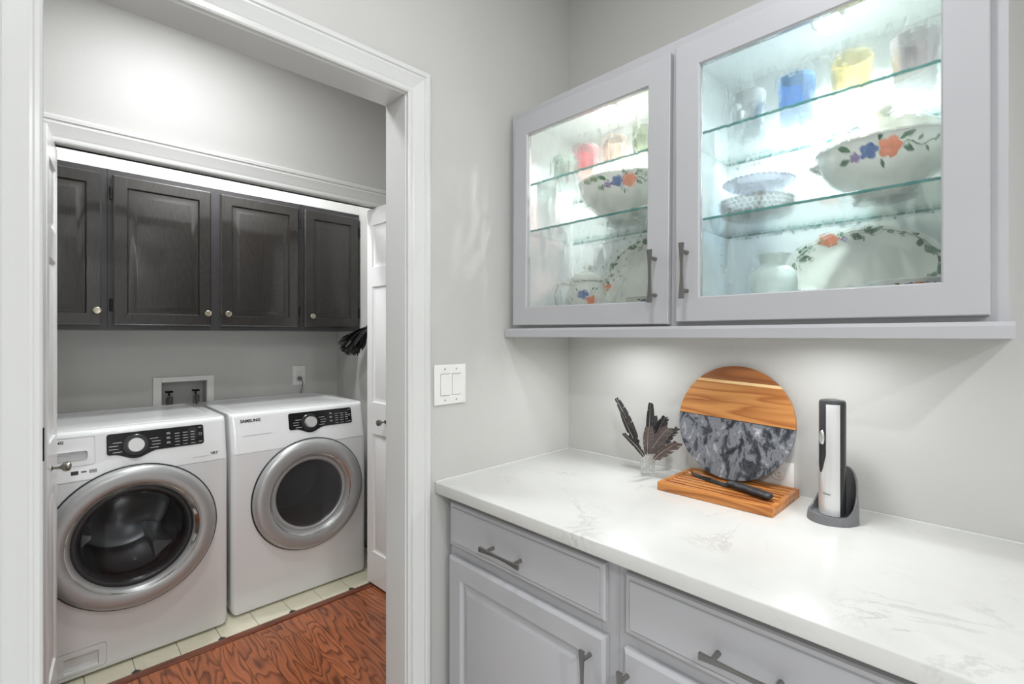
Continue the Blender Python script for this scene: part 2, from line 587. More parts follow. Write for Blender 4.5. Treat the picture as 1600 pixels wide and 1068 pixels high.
def panel_board(bm, W, H, T, panels, rings, mp, chamfer=0.004, tip=0.004):
    """framed board: front at w=T, panels (u0,v0,u1,v1) cut in, rings = [(inset, depth)...] last one filled"""
    us = sorted({chamfer, W - chamfer} | {p[0] for p in panels} | {p[2] for p in panels})
    vv = sorted({chamfer, H - chamfer} | {p[1] for p in panels} | {p[3] for p in panels})
    cache = {}
    def V(u, v, w):
        k = (round(u, 5), round(v, 5), round(w, 5))
        if k not in cache:
            cache[k] = bm.verts.new(mp(u, v, w))
        return cache[k]
    def inside(u, v):
        for p in panels:
            if p[0] < u < p[2] and p[1] < v < p[3]:
                return True
        return False
    for i in range(len(us) - 1):
        for j in range(len(vv) - 1):
            if inside((us[i] + us[i + 1]) / 2, (vv[j] + vv[j + 1]) / 2):
                continue
            bm.faces.new((V(us[i], vv[j], T), V(us[i + 1], vv[j], T), V(us[i + 1], vv[j + 1], T), V(us[i], vv[j + 1], T)))
    # chamfer, sides, back  (perimeter subdivided to match)
    def per(ins, w):
        o = []
        cu = [ins] + us[1:-1] + [W - ins]
        cv = [ins] + vv[1:-1] + [H - ins]
        o += [V(u, ins, w) for u in cu[:-1]]
        o += [V(W - ins, v, w) for v in cv[:-1]]
        o += [V(u, H - ins, w) for u in cu[:0:-1]]
        o += [V(ins, v, w) for v in cv[:0:-1]]
        return o
    a, b, c = per(chamfer, T), per(0, T - tip), per(0, 0)
    for p, q in ((a, b), (b, c)):
        n = len(p)
        for k in range(n):
            j = (k + 1) % n
            bm.faces.new((p[k], p[j], q[j], q[k]))
    bm.faces.new(c)
    for (u0, v0, u1, v1) in panels:
        prev = None
        for ins, d in rings:
            cu = [(u0 + ins, v0 + ins), (u1 - ins, v0 + ins), (u1 - ins, v1 - ins), (u0 + ins, v1 - ins)]
            if prev is None:
                # outer ring on the cut edge
                cur = [V(u, v, T) for u, v in cu]
            else:
                cur = [bm.verts.new(mp(u, v, T - d)) for u, v in cu]
            if prev is not None:
                for k in range(4):
                    j = (k + 1) % 4
                    bm.faces.new((prev[k], prev[j], cur[j], cur[k]))
            prev = cur
        bm.faces.new(prev)
    return bm

def disc_light(name, loc, size, watts, color, parent, spread=180.0, rot=(0, 0, 0)):
    l = bpy.data.lights.new(name, 'AREA')
    l.shape = 'DISK'
    l.size = size
    l.energy = watts
    l.color = color
    l.spread = math.radians(spread)
    o = bpy.data.objects.new(name, l)
    COL.objects.link(o)
    o.location = Vector(loc) - (parent.location if parent else Vector((0, 0, 0)))
    o.rotation_euler = rot
    o.parent = parent
    return o

# ------------------------------------------------------------------ room shell
CEIL = 2.74
WT = 0.105                     # thickness of the doorway wall
JR, JL, JT = -0.749, -1.5035, 2.059    # doorway jamb faces
XP, YP = 3.7, -3.3             # pantry extents
HX = -1.17                     # hall face of the laundry wall
HB = HX - 0.115
LB = -2.10                     # laundry back wall
OR, OL, OT = -0.135, -1.545, 2.080     # laundry opening

mpx = lambda x: (lambda u, v, w_: Vector((x + w_, u, v)))
bm = bm_new()
prism(bm, [(YP, 0), (JL - .018, 0), (JL - .018, JT + .018), (JR + .018, JT + .018), (JR + .018, 0), (0.12, 0), (0.12, CEIL), (YP, CEIL)], -WT, 0, mpx(0))
struct('wall_left', bm, 'wall_paint', 'light grey painted wall around the white cased doorway')
struct('wall_back', box(bm_new(), 0, XP, 0, 0.12, 0, CEIL), 'wall_paint', 'light grey painted wall behind the counter and glass cabinet')
struct('wall_right', box(bm_new(), XP, XP + .1, YP, 0.12, 0, CEIL), 'wall_paint', 'light grey side wall of the pantry')
struct('wall_front', box(bm_new(), -2.2, XP + .1, YP - .1, YP, 0, CEIL), 'wall_paint', 'light grey wall closing the pantry and hall')
bm = bm_new()
prism(bm, [(YP, 0), (OL - .018, 0), (OL - .018, OT + .018), (OR + .018, OT + .018), (OR + .018, 0), (0.12, 0), (0.12, CEIL), (YP, CEIL)], -.115, 0, mpx(HX))
struct('wall_hall', bm, 'wall_paint', 'pale grey hall wall above the laundry closet opening')
struct('wall_hall_end', box(bm_new(), HX, -WT, 0.06, 0.16, 0, CEIL), 'wall_paint', 'grey end wall of the short hall')
struct('wall_laundry_right', box(bm_new(), LB, HB, 0.006, 0.12, 0, CEIL), 'wall_paint', 'grey side wall of the laundry closet beside the dryer')
struct('wall_laundry_left', box(bm_new(), LB, HB, -1.80, -1.69, 0, CEIL), 'wall_paint', 'grey side wall of the laundry closet beside the washer')
# laundry back wall with the recess for the supply box
RY0, RY1, RZ0, RZ1 = -1.015, -0.795, 0.955, 1.095
bm = bm_new()
for (a, b_, c, d) in ((-1.80, RY0, 0, CEIL), (RY1, 0.12, 0, CEIL), (RY0, RY1, 0, RZ0), (RY0, RY1, RZ1, CEIL)):
    box(bm, LB - .12, LB, a, b_, c, d)
struct('wall_laundry_back', bm, 'wall_paint', 'grey back wall of the laundry closet')
struct('ceiling', box(bm_new(), LB - .12, XP + .1, YP - .1, 0.16, CEIL, CEIL + .08), 'ceiling_paint', 'plain white ceiling')
struct('wall_soffit', box(bm_new(), LB, -1.775, -1.69, 0.006, 2.152, CEIL - .001), 'door_white', 'white boxed soffit above the dark laundry cabinets')

# floors
fl = struct('floor', box(bm_new(), -1.24, -.05, YP, 0.06, -0.06, -0.006), 'floor_oak', 'red brown oak strip floor with strong cathedral grain')
PW = 0.083
row = 0
y = YP
mesh_cache = {}
while y < 0.05:
    x = -1.19 - random.random() * 0.7
    if row % 3 == 0:
        x = -1.19
    while x < -.06:
        L = random.choice((0.6, 0.9, 1.2))
        x0, x1 = max(x, -1.19), min(x + L, -.05)
        if x1 - x0 > 0.06 and (x1 < 0.1 or y > -2.2):
            y1 = min(y + PW, 0.055)
            key = (round(x1 - x0, 3), round(y1 - y, 3))
            if key not in mesh_cache:
                b_ = box(bm_new(), 0.0004, x1 - x0 - .0004, 0.0004, y1 - y - .0004, -0.006, 0.0, 0.0008, 1)
                me = finish(b_, 'plank', 0)
                me.materials.append(MATS['floor_oak'])
                mesh_cache[key] = me
            o = bpy.data.objects.new('plank', mesh_cache[key])
            COL.objects.link(o)
            o.parent = fl
            o.location = (x0, y, 0)
        x += L
    y += PW
    row += 1
struct('floor_pantry', box(bm_new(), -.05, XP, YP, 0.0, -.06, 0.0), 'pantry_bounce_pale', 'unseen pantry floor made pale for neutral bounce light')  # out-of-view floor, its pale surface invented to reflect neutral light
ts = obj('trim_1', box(bm_new(), -1.234, -1.19, OL, OR, -0.004, 0.004, 0.003, 2), 'strip_oak')
tag(ts, 'dark wood reducer strip between the oak floor and the cream tile', kind='structure')

tf = struct('floor_laundry', box(bm_new(), LB, -1.234, -1.80, 0.006, -0.06, -0.006), 'grout', 'cream tile floor with small black diamond insets under the washer and dryer')
TS = 0.1533
for i in range(6):
    for j in range(12):
        y0 = -0.3096 + 0.003 - TS * (j - 2)
        x1 = -1.2445 - TS * i + TS
        a, b_ = max(x1 - TS, LB) + .0012, min(x1, -1.235) - .0012
        c, d = max(y0 - TS, -1.69) + .0012, min(y0, 0.006) - .0012
        if b_ - a < .006 or d - c < .01:
            continue
        o = obj('tile', box(bm_new(), a, b_, c, d, -.006, 0, .0008, 1), 'tile_cream', tf, 0)
for j in range(6):
    yc = -0.3066 - 2 * TS * (j - 1)
    for i in range(2):
        xc = -1.2445 - 2 * TS * i
        if yc > 0 or yc < -1.68:
            continue
        bm = bm_new()
        q = 0.017
        prism(bm, [(xc - q, yc), (xc, yc - q), (min(xc + q, -1.235), yc - max(0, q - (-1.235 - xc)) if xc + q > -1.235 else yc), (min(xc + q, -1.235), yc + max(0.0001, q - (-1.235 - xc)) if xc + q > -1.235 else yc + .0001), (xc, yc + q)], 0.0, 0.0006, lambda u, v, w_: Vector((u, v, w_)))
        obj('diamond_inset', bm, 'tile_black', tf, 0)

# ---- casing
PROF = [(0, 0), (0, .010), (.004, .0125), (.010, .0125), (.013, .0105), (.017, .0105), (.021, .0125), (.040, .0150), (.050, .0185), (.053, .0160), (.057, .0160), (.060, .0195), (.069, .0195), (.0745, .0165), (.0745, 0)]

def casing(prefix_no, x, sgn, yl, yr, zt, label, sc=1.0):
    P = [(a * sc, b * sc) for a, b in PROF]
    root = struct_empty('trim_%d' % prefix_no, (x, (yl + yr) / 2, 0), label)
    def leg(path, name):
        bm = bm_new()
        A = [bm.verts.new(path(u, w_, 0)) for u, w_ in P]
        B = [bm.verts.new(path(u, w_, 1)) for u, w_ in P]
        n = len(PROF)
        for k in range(n):
            j = (k + 1) % n
            bm.faces.new((A[k], A[j], B[j], B[k]))
        bm.faces.new(A)
        bm.faces.new(B[::-1])
        return obj(name, bm, 'trim_white', root, 20)
    leg(lambda u, w_, e: Vector((x + sgn * w_, yr + u, (zt + u) * e)), 'casing_leg')
    leg(lambda u, w_, e: Vector((x + sgn * w_, yl - u, (zt + u) * e)), 'casing_leg')
    leg(lambda u, w_, e: Vector((x + sgn * w_, (yr + u) if e else (yl - u), zt + u)), 'casing_head')
    return root

casing(2, 0, 1, JL - .001, JR + .004, JT + .004, 'white moulded casing around the doorway from the pantry to the hall')
casing(3, -WT, -1, JL - .004, JR + .004, JT + .004, 'white moulded casing on the hall side of the doorway')
casing(4, HX, 1, OL - .004, OR + .004, OT - .030, 'white moulded casing around the laundry closet opening', 1.30)

def jamb(no, x0, x1, yl, yr, zt, label):
    root = struct_empty('trim_%d' % no, ((x0 + x1) / 2, (yl + yr) / 2, 0), label)
    obj('side_jamb', box(bm_new(), x0, x1, yr, yr + .018, 0, zt + .018, .001, 1), 'trim_white', root)
    obj('side_jamb', box(bm_new(), x0, x1, yl - .018, yl, 0, zt + .018, .001, 1), 'trim_white', root)
    obj('head_jamb', box(bm_new(), x0, x1, yl, yr, zt, zt + .018, .001, 1), 'trim_white', root)
    return root
jm = jamb(5, -WT, 0, JL, JR, JT, 'white jamb lining the doorway to the hall')
bm = box(bm_new(), -0.010, 0.0005, JL - .001, JL + .0016, 1.132, 1.192, .0004, 1)
obj('strike_plate', bm, 'black_metal', jm)
lj = jamb(6, HB, HX, OL, OR, OT, 'white jamb lining the laundry closet opening')
obj('bifold_track', box(bm_new(), -1.243, -1.212, OL, OR, OT - .022, OT, 0), 'black_metal', lj)
obj('track_fascia', box(bm_new(), -1.195, HX, OL, OR, 2.052, OT, 0), 'trim_white', lj)

# ---- baseboards
def base(name, x0, x1, y0, y1, label):
    struct(name, box(bm_new(), x0, x1, y0, y1, 0, 0.10, .004, 2), 'trim_white', label)
base('baseboard_left', 0, .014, -3.25, JL - .078, 'white baseboard on the doorway wall')
base('baseboard_hall', HX, HX + .014, -3.25, OL - .08, 'white baseboard on the hall wall')

# ---- bifold doors
def bifold(no, far, near, side, label):
    """two leaves folded together; far end sits in the track, near end sticks into the hall; side=+1: face looks to +y"""
    root = struct_empty('door_%d' % no, (far[0], far[1], 0.012), label)
    d = Vector((near[0] - far[0], near[1] - far[1], 0))
    W = d.length
    d.normalize()
    nrm = Vector((-d.y, d.x, 0)) * (1 if side > 0 else -1)     # outwards from the visible face
    if nrm.y * side < 0:
        nrm = -nrm
    H, T = 2.036, 0.028
    rings = [(0, 0), (.004, .006), (.010, .008), (.020, .008), (.034, .003)]
    s = .052
    pans = [(s, .175, W - s, .815), (s, .985, W - s, 1.612), (s, 1.716, W - s, 1.945)]
    for k in range(2):
        o0 = Vector((far[0], far[1], 0.012)) + nrm * (-T - k * (T + .006))
        bm = bm_new()
        if k == 0:
            panel_board(bm, W, H, T, pans, rings, lambda u, v, w_: o0 + d * u + nrm * w_ + Vector((0, 0, v)), .002, .002)
        else:
            panel_board(bm, W, H, T, pans, rings, lambda u, v, w_: o0 + d * u + nrm * (T - w_) + Vector((0, 0, v)), .002, .002)
        leaf = obj('leaf', bm, 'door_white', root, 20)
        if k == 0:
            p0 = Vector((far[0], far[1], 0)) + d * (W * .62) + Vector((0, 0, .905))
            bm = bm_new()
            prof = [(0, 0), (.010, 0), (.010, .002), (.0045, .004), (.0045, .020), (.008, .025), (.0145, .031), (.0165, .039), (.0145, .047), (.008, .051), (0, .052)]
            s1 = Vector((0, 0, 1))
            s2 = nrm.cross(s1)
            rr = []
            for r_, z_ in prof:
                rr.append([bm.verts.new(p0 + nrm * z_ + (s1 * math.cos(2 * PI * q / 20) + s2 * math.sin(2 * PI * q / 20)) * max(r_, .0001)) for q in range(20)])
            for a, b_ in zip(rr, rr[1:]):
                for q in range(20):
                    bm.faces.new((a[q], a[(q + 1) % 20], b_[(q + 1) % 20], b_[q]))
            kn = obj('knob', bm, 'pewter', leaf)
            kn.location = -root.location - leaf.location
            kn['label'] = 'round pewter knob'
    return root
bifold(1, (-1.25, -0.212), (-0.955, -0.1995), -1, 'white panelled bifold door folded open beside the dryer')
bifold(2, (-1.25, -1.459), (-0.955, -1.489), 1, 'white panelled bifold door folded open beside the washer')

# ------------------------------------------------------------------ ceiling lights
def can_light(x, y, watts, label, group, lamp):
    t = thing('recessed_downlight', (x, y, CEIL), label, 'light', group)
    bm = lathe(bm_new(), [(.095, 0), (.095, -.004), (.078, -.006), (.072, 0)], 32, c=(x, y, CEIL))
    obj('trim_ring', bm, 'trim_white', t)
    bm = lathe(bm_new(), [(0, -.002), (.072, -.002), (.072, 0)], 32, c=(x, y, CEIL))
    obj('lens', bm, 'plate_white', t)
    disc_light(lamp, (x, y, CEIL - .012), .15, watts, WARM, t, 180)
for (x, y, lab, lamp) in ((0.85, -1.05, 'white recessed ceiling downlight in front of the glass wall cabinet', 'downlight_over_counter_offscreen'),
                          (2.3, -2.5, 'unseen recessed downlight added as front fill at the far corner of the pantry', 'front_fill_corner_offscreen'),  # unseen fixture, added to light the room from the camera side
                          (3.3, -1.75, 'unseen recessed downlight added as front fill facing the laundry doorway', 'front_fill_end_offscreen')):  # unseen fill, added to reach through the doorway into the laundry
    can_light(x, y, CAN_W * (0.3 if x < 1 else 1.0), lab, 'pantry ceiling downlights', lamp)
yh = -1.12
t = thing('hall_ceiling_light', (-.60, yh, CEIL), 'round frosted ceiling light in the hall', 'light')
obj('base_plate', lathe(bm_new(), [(0, 0), (.17, 0), (.17, -.02), (.15, -.025), (0, -.025)], 40, c=(-.60, yh, CEIL)), 'brushed_silver', t)
obj('glass_bowl', lathe(bm_new(), [(.15, -.025), (.145, -.05), (.11, -.075), (.05, -.088), (0, -.09)], 40, c=(-.60, yh, CEIL)), 'plate_white', t)
disc_light('hall_ceiling_offscreen', (-.60, yh, CEIL - .095), .26, HALL_W, NEUT, t)
t = thing('closet_ceiling_light', (-1.53, -.85, CEIL), 'round frosted ceiling light inside the laundry closet', 'light')
obj('base_plate', lathe(bm_new(), [(0, 0), (.10, 0), (.10, -.015), (0, -.015)], 32, c=(-1.53, -.85, CEIL)), 'brushed_silver', t)
obj('glass_bowl', lathe(bm_new(), [(.09, -.015), (.088, -.04), (.06, -.06), (0, -.068)], 32, c=(-1.53, -.85, CEIL)), 'plate_white', t)
disc_light('closet_ceiling_offscreen', (-1.53, -.85, CEIL - .072), .16, CLOSET_W, NEUT, t)

# ------------------------------------------------------------------ base cabinets and counter
def pull(parent, c, L, axis, outv, length_dir, name='handle', wmax=.0062, wmin=.0032):
    """flared bar pull: c = centre on the face, outv = outwards, length_dir = bar direction"""
    c = Vector(c)
    o_ = Vector(outv)
    l_ = Vector(length_dir)
    s_ = o_.cross(l_)
    bm = bm_new()
    rings = []
    n = 12
    for k in range(n + 1):
        e = k / n * 2 - 1
        hw = wmin + (wmax - wmin) * abs(e) ** 1.7
        ht = .0022 + .0014 * abs(e) ** 2
        p = c + l_ * (e * L / 2) + o_ * (.030 + .0015 * e * e)
        rings.append([bm.verts.new(p + s_ * a * hw + o_ * b_ * ht) for a, b_ in ((-1, -1), (1, -1), (1, 1), (-1, 1))])
    for a, b_ in zip(rings, rings[1:]):
        for k in range(4):
            bm.faces.new((a[k], a[(k + 1) % 4], b_[(k + 1) % 4], b_[k]))
    bm.faces.new(rings[0])
    bm.faces.new(rings[-1][::-1])
    for e in (-.70, .70):
        p = c + l_ * (e * L / 2)
        tube(bm, [p, p + o_ * .030], [.0052, .0042], 10)
    h = obj(name, bm, 'handle_metal', parent, 25)
    h['label'] = 'flared pewter bar pull'
    return h

def sub(o, part_parent):
    """re-seat a world-coordinate mesh under a part that already has its own offset"""
    return o

FY = -0.600                    # face frame plane of base cabinets
def base_cabinet(x0, x1, dx0, dx1, hinge_left, label):
    t = thing('base_cabinet', ((x0 + x1) / 2, -.3, 0), label, 'cabinet', 'grey base cabinets under the counter')
    bm = box(bm_new(), x0, x1, FY + .02, -.012, .10, .8795)
    box(bm, x0, x1, FY + .075, -.012, 0, .10)
    obj('carcass', bm, 'cabinet_grey', t)
    bm = bm_new()
    fy0, fy1 = FY, FY + .0199
    box(bm, x0, x0 + .045, fy0, fy1, .10, .8795, .001, 1)
    box(bm, x1 - .045, x1, fy0, fy1, .10, .8795, .001, 1)
    box(bm, x0 + .045, x1 - .045, fy0, fy1, .845, .8795)
    box(bm, x0 + .045, x1 - .045, fy0, fy1, .690, .735)
    box(bm, x0 + .045, x1 - .045, fy0, fy1, .10, .14)
    obj('face_frame', bm, 'cabinet_grey', t)
    # drawer front: slab with a routed step edge
    z0, z1 = .7275, .8565
    fr = FY - .001
    mp = lambda u, v, w_: Vector((dx0 + u, fr - w_, z0 + v))
    W, H = dx1 - dx0, z1 - z0
    bm = bm_new()
    prev = None
    for ins, w_ in ((0, 0), (0, .012), (.004, .0155), (.011, .0165), (.012, .0150), (.0132, .0150), (.0140, .0185)):
        cur = [bm.verts.new(mp(u, v, w_)) for u, v in ((ins, ins), (W - ins, ins), (W - ins, H - ins), (ins, H - ins))]
        if prev:
            for k in range(4):
                bm.faces.new((prev[k], prev[(k + 1) % 4], cur[(k + 1) % 4], cur[k]))
        else:
            bm.faces.new(cur)
        prev = cur
    bm.faces.new(prev)
    dr = obj('drawer', bm, 'cabinet_grey', t, 25)
    pull(dr, ((dx0 + dx1) / 2 - .0285 + .0, fr - .0185, .779), .150, 'x', (0, -1, 0), (1, 0, 0))
    # door with raised panel
    z0d, z1d = .125, .6945
    W, H = dx1 - dx0 + .004, z1d - z0d
    mp = lambda u, v, w_: Vector((dx0 - .002 + u, fr - w_, z0d + v))
    bm = bm_new()
    s = .056
    panel_board(bm, W, H, .020, [(s, s, W - s, H - s)], [(0, 0), (.004, .006), (.007, .009), (.013, .009), (.030, .002), (.033, .001)], mp, .007, .006)
    dd = obj('door', bm, 'cabinet_grey', t, 20)
    hx = dx1 - .036 if hinge_left else dx0 + .010
    pull(dd, (hx, fr - .020, .590), .150, 'z', (0, -1, 0), (0, 0, 1))
    hh = dx0 - .004 if hinge_left else dx1 + .004
    for zz in (.20, .61):
        bm = tube(bm_new(), [(hh, fr - .006, zz - .022), (hh, fr - .006, zz + .022)], .0042, 10)
        obj('hinge', bm, 'handle_metal', dd)
    return t
CX1 = 1.245
base_cabinet(.024, .6265, .0375, .600, True, 'grey base cabinet beside the doorway wall, under the counter')
base_cabinet(.6270, CX1, .651, 1.214, False, 'grey base cabinet farther from the doorway wall, under the counter')
# countertop
bm = box(bm_new(), 0.0015, 1.275, -.6455, -.0015, .880, .914, .0035, 3)
ct = obj('countertop', bm, 'quartz')
tag(ct, 'white quartz countertop with faint grey veins on the grey base cabinets', 'countertop')
bm = box(bm_new(), 0.0005, 1.275, -.006, -.0004, .9125, .9165, .001, 1)
box(bm, 0.0005, .006, -.645, -.006, .9125, .9165, .001, 1)
ck = obj('caulk_bead', bm, 'trim_white', ct)

# ------------------------------------------------------------------ upper glass cabinet
UY = -0.325          # face frame front
UX0, UX1 = 0.012, 1.2215
UZ0, UZ1 = 1.372, 2.124
uc = thing('display_cabinet', ((UX0 + UX1) / 2, -.16, UZ0), 'grey wall cabinet with two seeded glass doors above the counter', 'cabinet')
bm = bm_new()
T_ = .018
IX0, IXM0, IXM1, IX1 = UX0 + T_, .6125, .6245, UX1 - T_
IZ0, IZ1 = 1.400, 2.106
BKY = -.012
box(bm, UX0, UX1, BKY, -.001, UZ0, UZ1)
bk = obj('back_panel', bm, 'cabinet_inside', uc)
bm = bm_new()
box(bm, UX0, IX0, UY + .0205, BKY, UZ0, UZ1)
obj('side_panel', bm, 'cabinet_grey', uc)
obj('side_panel', box(bm_new(), IX1, UX1, UY + .0205, BKY, UZ0, UZ1), 'cabinet_grey', uc)
lin_l = obj('side_lining', box(bm_new(), IX0, IX0 + .003, UY + .0205, BKY, IZ0, IZ1), 'cabinet_inside', uc)
lin_r = obj('side_lining', box(bm_new(), IX1 - .003, IX1, UY + .0205, BKY, IZ0, IZ1), 'cabinet_inside', uc)
part_ = obj('partition', box(bm_new(), IXM0, IXM1, UY + .0205, BKY, IZ0, IZ1), 'cabinet_inside', uc)
obj('bottom_panel', box(bm_new(), IX0, IX1, UY + .0205, BKY, UZ0, IZ0), 'cabinet_inside', uc)
obj('top_panel', box(bm_new(), IX0, IX1, UY + .0205, BKY, IZ1, UZ1), 'cabinet_inside', uc)
bm = bm_new()
f0, f1 = UY, UY + .0204
box(bm, UX0, .066, f0, f1, UZ0, UZ1)
box(bm, .590, .650, f0, f1, UZ0, UZ1)
box(bm, 1.170, UX1 + .001, f0, f1, UZ0, UZ1)
for a, b_ in ((.066, .590), (.650, 1.170)):
    box(bm, a, b_, f0, f1, UZ0, 1.425)
    box(bm, a, b_, f0, f1, 2.058, UZ1)
obj('face_frame', bm, 'cabinet_grey', uc)
# shelf pin holes
def pin_cutter(xs, sides):
    bm = bm_new()
    for x0_, x1_ in sides:
        for yy in (-.055, -.265):
            for k in range(14):
                lathe(bm, [(0, x0_), (.0026, x0_), (.0026, x1_), (0, x1_)], 8, c=(xs, yy, 1.47 + k * .032), axis='x')
    return bm
boolean_cut(lin_l, pin_cutter(IX0 + .003, [(-.0026, .002)]))
boolean_cut(lin_r, pin_cutter(IX1 - .003, [(-.002, .0026)]))
boolean_cut(part_, pin_cutter(IXM0, [(-.002, .0045), (IXM1 - IXM0 - .0045, IXM1 - IXM0 + .002)]))
# light rail
bm = bm_new()
prof = [(UY - .001, 1.3545), (UY - .030, 1.3545), (UY - .030, 1.376), (UY - .022, 1.3835), (UY - .001, 1.3835)]
prism(bm, prof, .004, UX1 + .009, lambda u, v, w_: Vector((w_, u, v)))
prism(bm, [(UX1 + .0015, 1.3545), (UX1 + .009, 1.3545), (UX1 + .009, 1.376), (UX1 + .004, 1.3835), (UX1 + .0015, 1.3835)], UY - .001, -.001, lambda u, v, w_: Vector((u, w_, v)))
obj('light_rail', bm, 'cabinet_grey', uc, 20)

def glass_door(x0, x1, hinge_left, sag, hx, hz):
    z0, z1 = 1.3945, 2.0945
    W, H = x1 - x0, z1 - z0
    T = .019
    y0 = UY - .0015
    gx0, gx1, gz0, gz1 = .0625, W - .0635, .0615, H - .066
    hinge = Vector((x0 if hinge_left else x1, y0, z1))
    ca, sa = math.cos(sag), math.sin(sag)
    def mp(u, v, w_):
        p = Vector((x0 + u, y0 - w_, z0 + v)) - hinge
        return hinge + Vector((p.x * ca + p.z * sa, p.y, -p.x * sa + p.z * ca))
    bm = bm_new()
    us, vv = [.0, gx0, gx1, W], [.0, gz0, gz1, H]
    def cell(u0, u1, v0, v1):
        prism(bm, [(u0, v0), (u1, v0), (u1, v1), (u0, v1)], 0, T, mp)
    # frame: front ring, back ring, inner and outer walls
    def ring_verts(a0, a1, b0, b1, w_):
        return [bm.verts.new(mp(u, v, w_)) for u, v in ((a0, b0), (a1, b0), (a1, b1), (a0, b1))]
    c_ = .002
    loops = [ring_verts(gx0, gx1, gz0, gz1, 0), ring_verts(0, W, 0, H, 0), ring_verts(0, W, 0, H, T - c_), ring_verts(c_, W - c_, c_, H - c_, T),
             ring_verts(gx0 - .003, gx1 + .003, gz0 - .003, gz1 + .003, T), ring_verts(gx0, gx1, gz0, gz1, T - .003)]
    for a, b_ in zip(loops, loops[1:] + loops[:1]):
        for k in range(4):
            bm.faces.new((a[k], a[(k + 1) % 4], b_[(k + 1) % 4], b_[k]))
    d = obj('door', bm, 'cabinet_grey', uc, 25)
    bm = bm_new()
    prism(bm, [(gx0 + .0003, gz0 + .0003), (gx1 - .0003, gz0 + .0003), (gx1 - .0003, gz1 - .0003), (gx0 + .0003, gz1 - .0003)], .006, .0095, mp)
    g = obj('glass_pane', bm, 'seeded_glass', d, 0)
    g['label'] = 'clear seeded glass pane'
    pull(d, (hx, y0 - T, hz), .137, 'z', (0, -1, 0), (0, 0, 1))
    return d
glass_door(.0405, .6135, True, .010, .5715, 1.5135)
glass_door(.6275, 1.2005, False, 0.0, .6585, 1.5195)
# glass shelves (parts of the cabinet)
def shelf(x0, x1, z):
    s = obj('glass_shelf', box(bm_new(), x0, x1, -.298, BKY - .002, z - .0062, z), 'shelf_glass', uc, 0)
    bm = box(bm_new(), x0, x1, -.3002, -.2982, z - .0062, z, .0006, 1)
    box(bm, x0, x1, BKY - .002, BKY - .0005, z - .0062, z)
    e = obj('polished_edge', bm, 'shelf_edge', s, 0)
    e.location = -uc.location - s.location
    e['label'] = 'green polished glass edge'
ZL1, ZL2, ZR1, ZR2 = 1.720, 1.878, 1.658, 1.8775
shelf(IX0 + .004, IXM0 - .001, ZL1)
shelf(IX0 + .004, IXM0 - .001, ZL2)
shelf(IXM1 + .001, IX1 - .004, ZR1)
shelf(IXM1 + .001, IX1 - .004, ZR2)

def puck(x, y, z, watts, col, label, group, glow, spread=150, size=.05):
    t = thing('puck_light', (x, y, z), label, 'light', group)
    obj('housing', lathe(bm_new(), [(0, 0), (.034, 0), (.034, -.010), (.031, -.012), (.027, -.012), (.027, -.009)], 28, c=(x, y, z)), 'brushed_silver', t)
    obj('lens', lathe(bm_new(), [(0, -.0095), (.027, -.0095)], 28, c=(x, y, z)), glow, t)
    disc_light('lamp', (x, y, z - .0135), size, watts, col, t, spread)
puck(.312, -.185, IZ1, INSIDE_W, COOL_W, 'small round puck light in the top of the cabinet, above the red tumbler', 'cabinet interior puck lights', 'lamp_glow_cool', 138, .014)
puck(.926, -.180, IZ1, INSIDE_W, COOL, 'small round puck light in the top of the cabinet, above the blue tumbler', 'cabinet interior puck lights', 'lamp_glow_cool', 138, .014)
for x, lab in ((.33, 'puck light under the cabinet above the glass of feathers'), (.90, 'puck light under the cabinet above the wine opener')):
    puck(x, -.205, UZ0, UNDER_W, NEUT, lab, 'under cabinet puck lights', 'lamp_glow', 165)

# ------------------------------------------------------------------ switch plate, outlets
sw = thing('light_switch', (0, -.589, 1.207), 'white double rocker light switch plate beside the doorway casing', 'light switch')
bm = box(bm_new(), .0003, .0062, -.6505, -.5280, 1.1455, 1.2695, .0028, 3)
sp_ = obj('cover_plate', bm, 'plate_white', sw)
bm = bm_new()
for yc in (-.611, -.567):
    box(bm, .0016, .02, yc - .0174, yc + .0174, 1.1738, 1.2412)
boolean_cut(sp_, bm)
for yc in (-.611, -.567):
    bm = bm_new()
    prism(bm, [(.0018, 1.175), (.0098 if yc < -.59 else .0072, 1.1755), (.0078, 1.2075), (.0072 if yc < -.59 else .0098, 1.2395), (.0018, 1.240)], yc - .0164, yc + .0164, lambda u, v, w_: Vector((u, w_, v)))
    obj('rocker', bm, 'plate_white', sw, 20)
    for zz in (1.1595, 1.2555):
        obj('screw', lathe(bm_new(), [(0, .0012), (.0022, .0012), (.003, 0)], 12, c=(.0060, yc, zz), axis='x'), 'print_grey', sw)

def receptacle(bm_dark, mp, cx, cz):
    for dx in (-.0058, .0058):
        prism(bm_dark, [(cx + dx - .0011, cz + .0005), (cx + dx + .0011, cz + .0005), (cx + dx + .0011, cz + .0085), (cx + dx - .0011, cz + .0085)], .0015, .0100, mp)
    prism(bm_dark, [(cx + .0026 * math.cos(a), cz - .0065 + .0026 * math.sin(a)) for a in [2 * PI * k / 10 for k in range(10)]], .0015, .0100, mp)

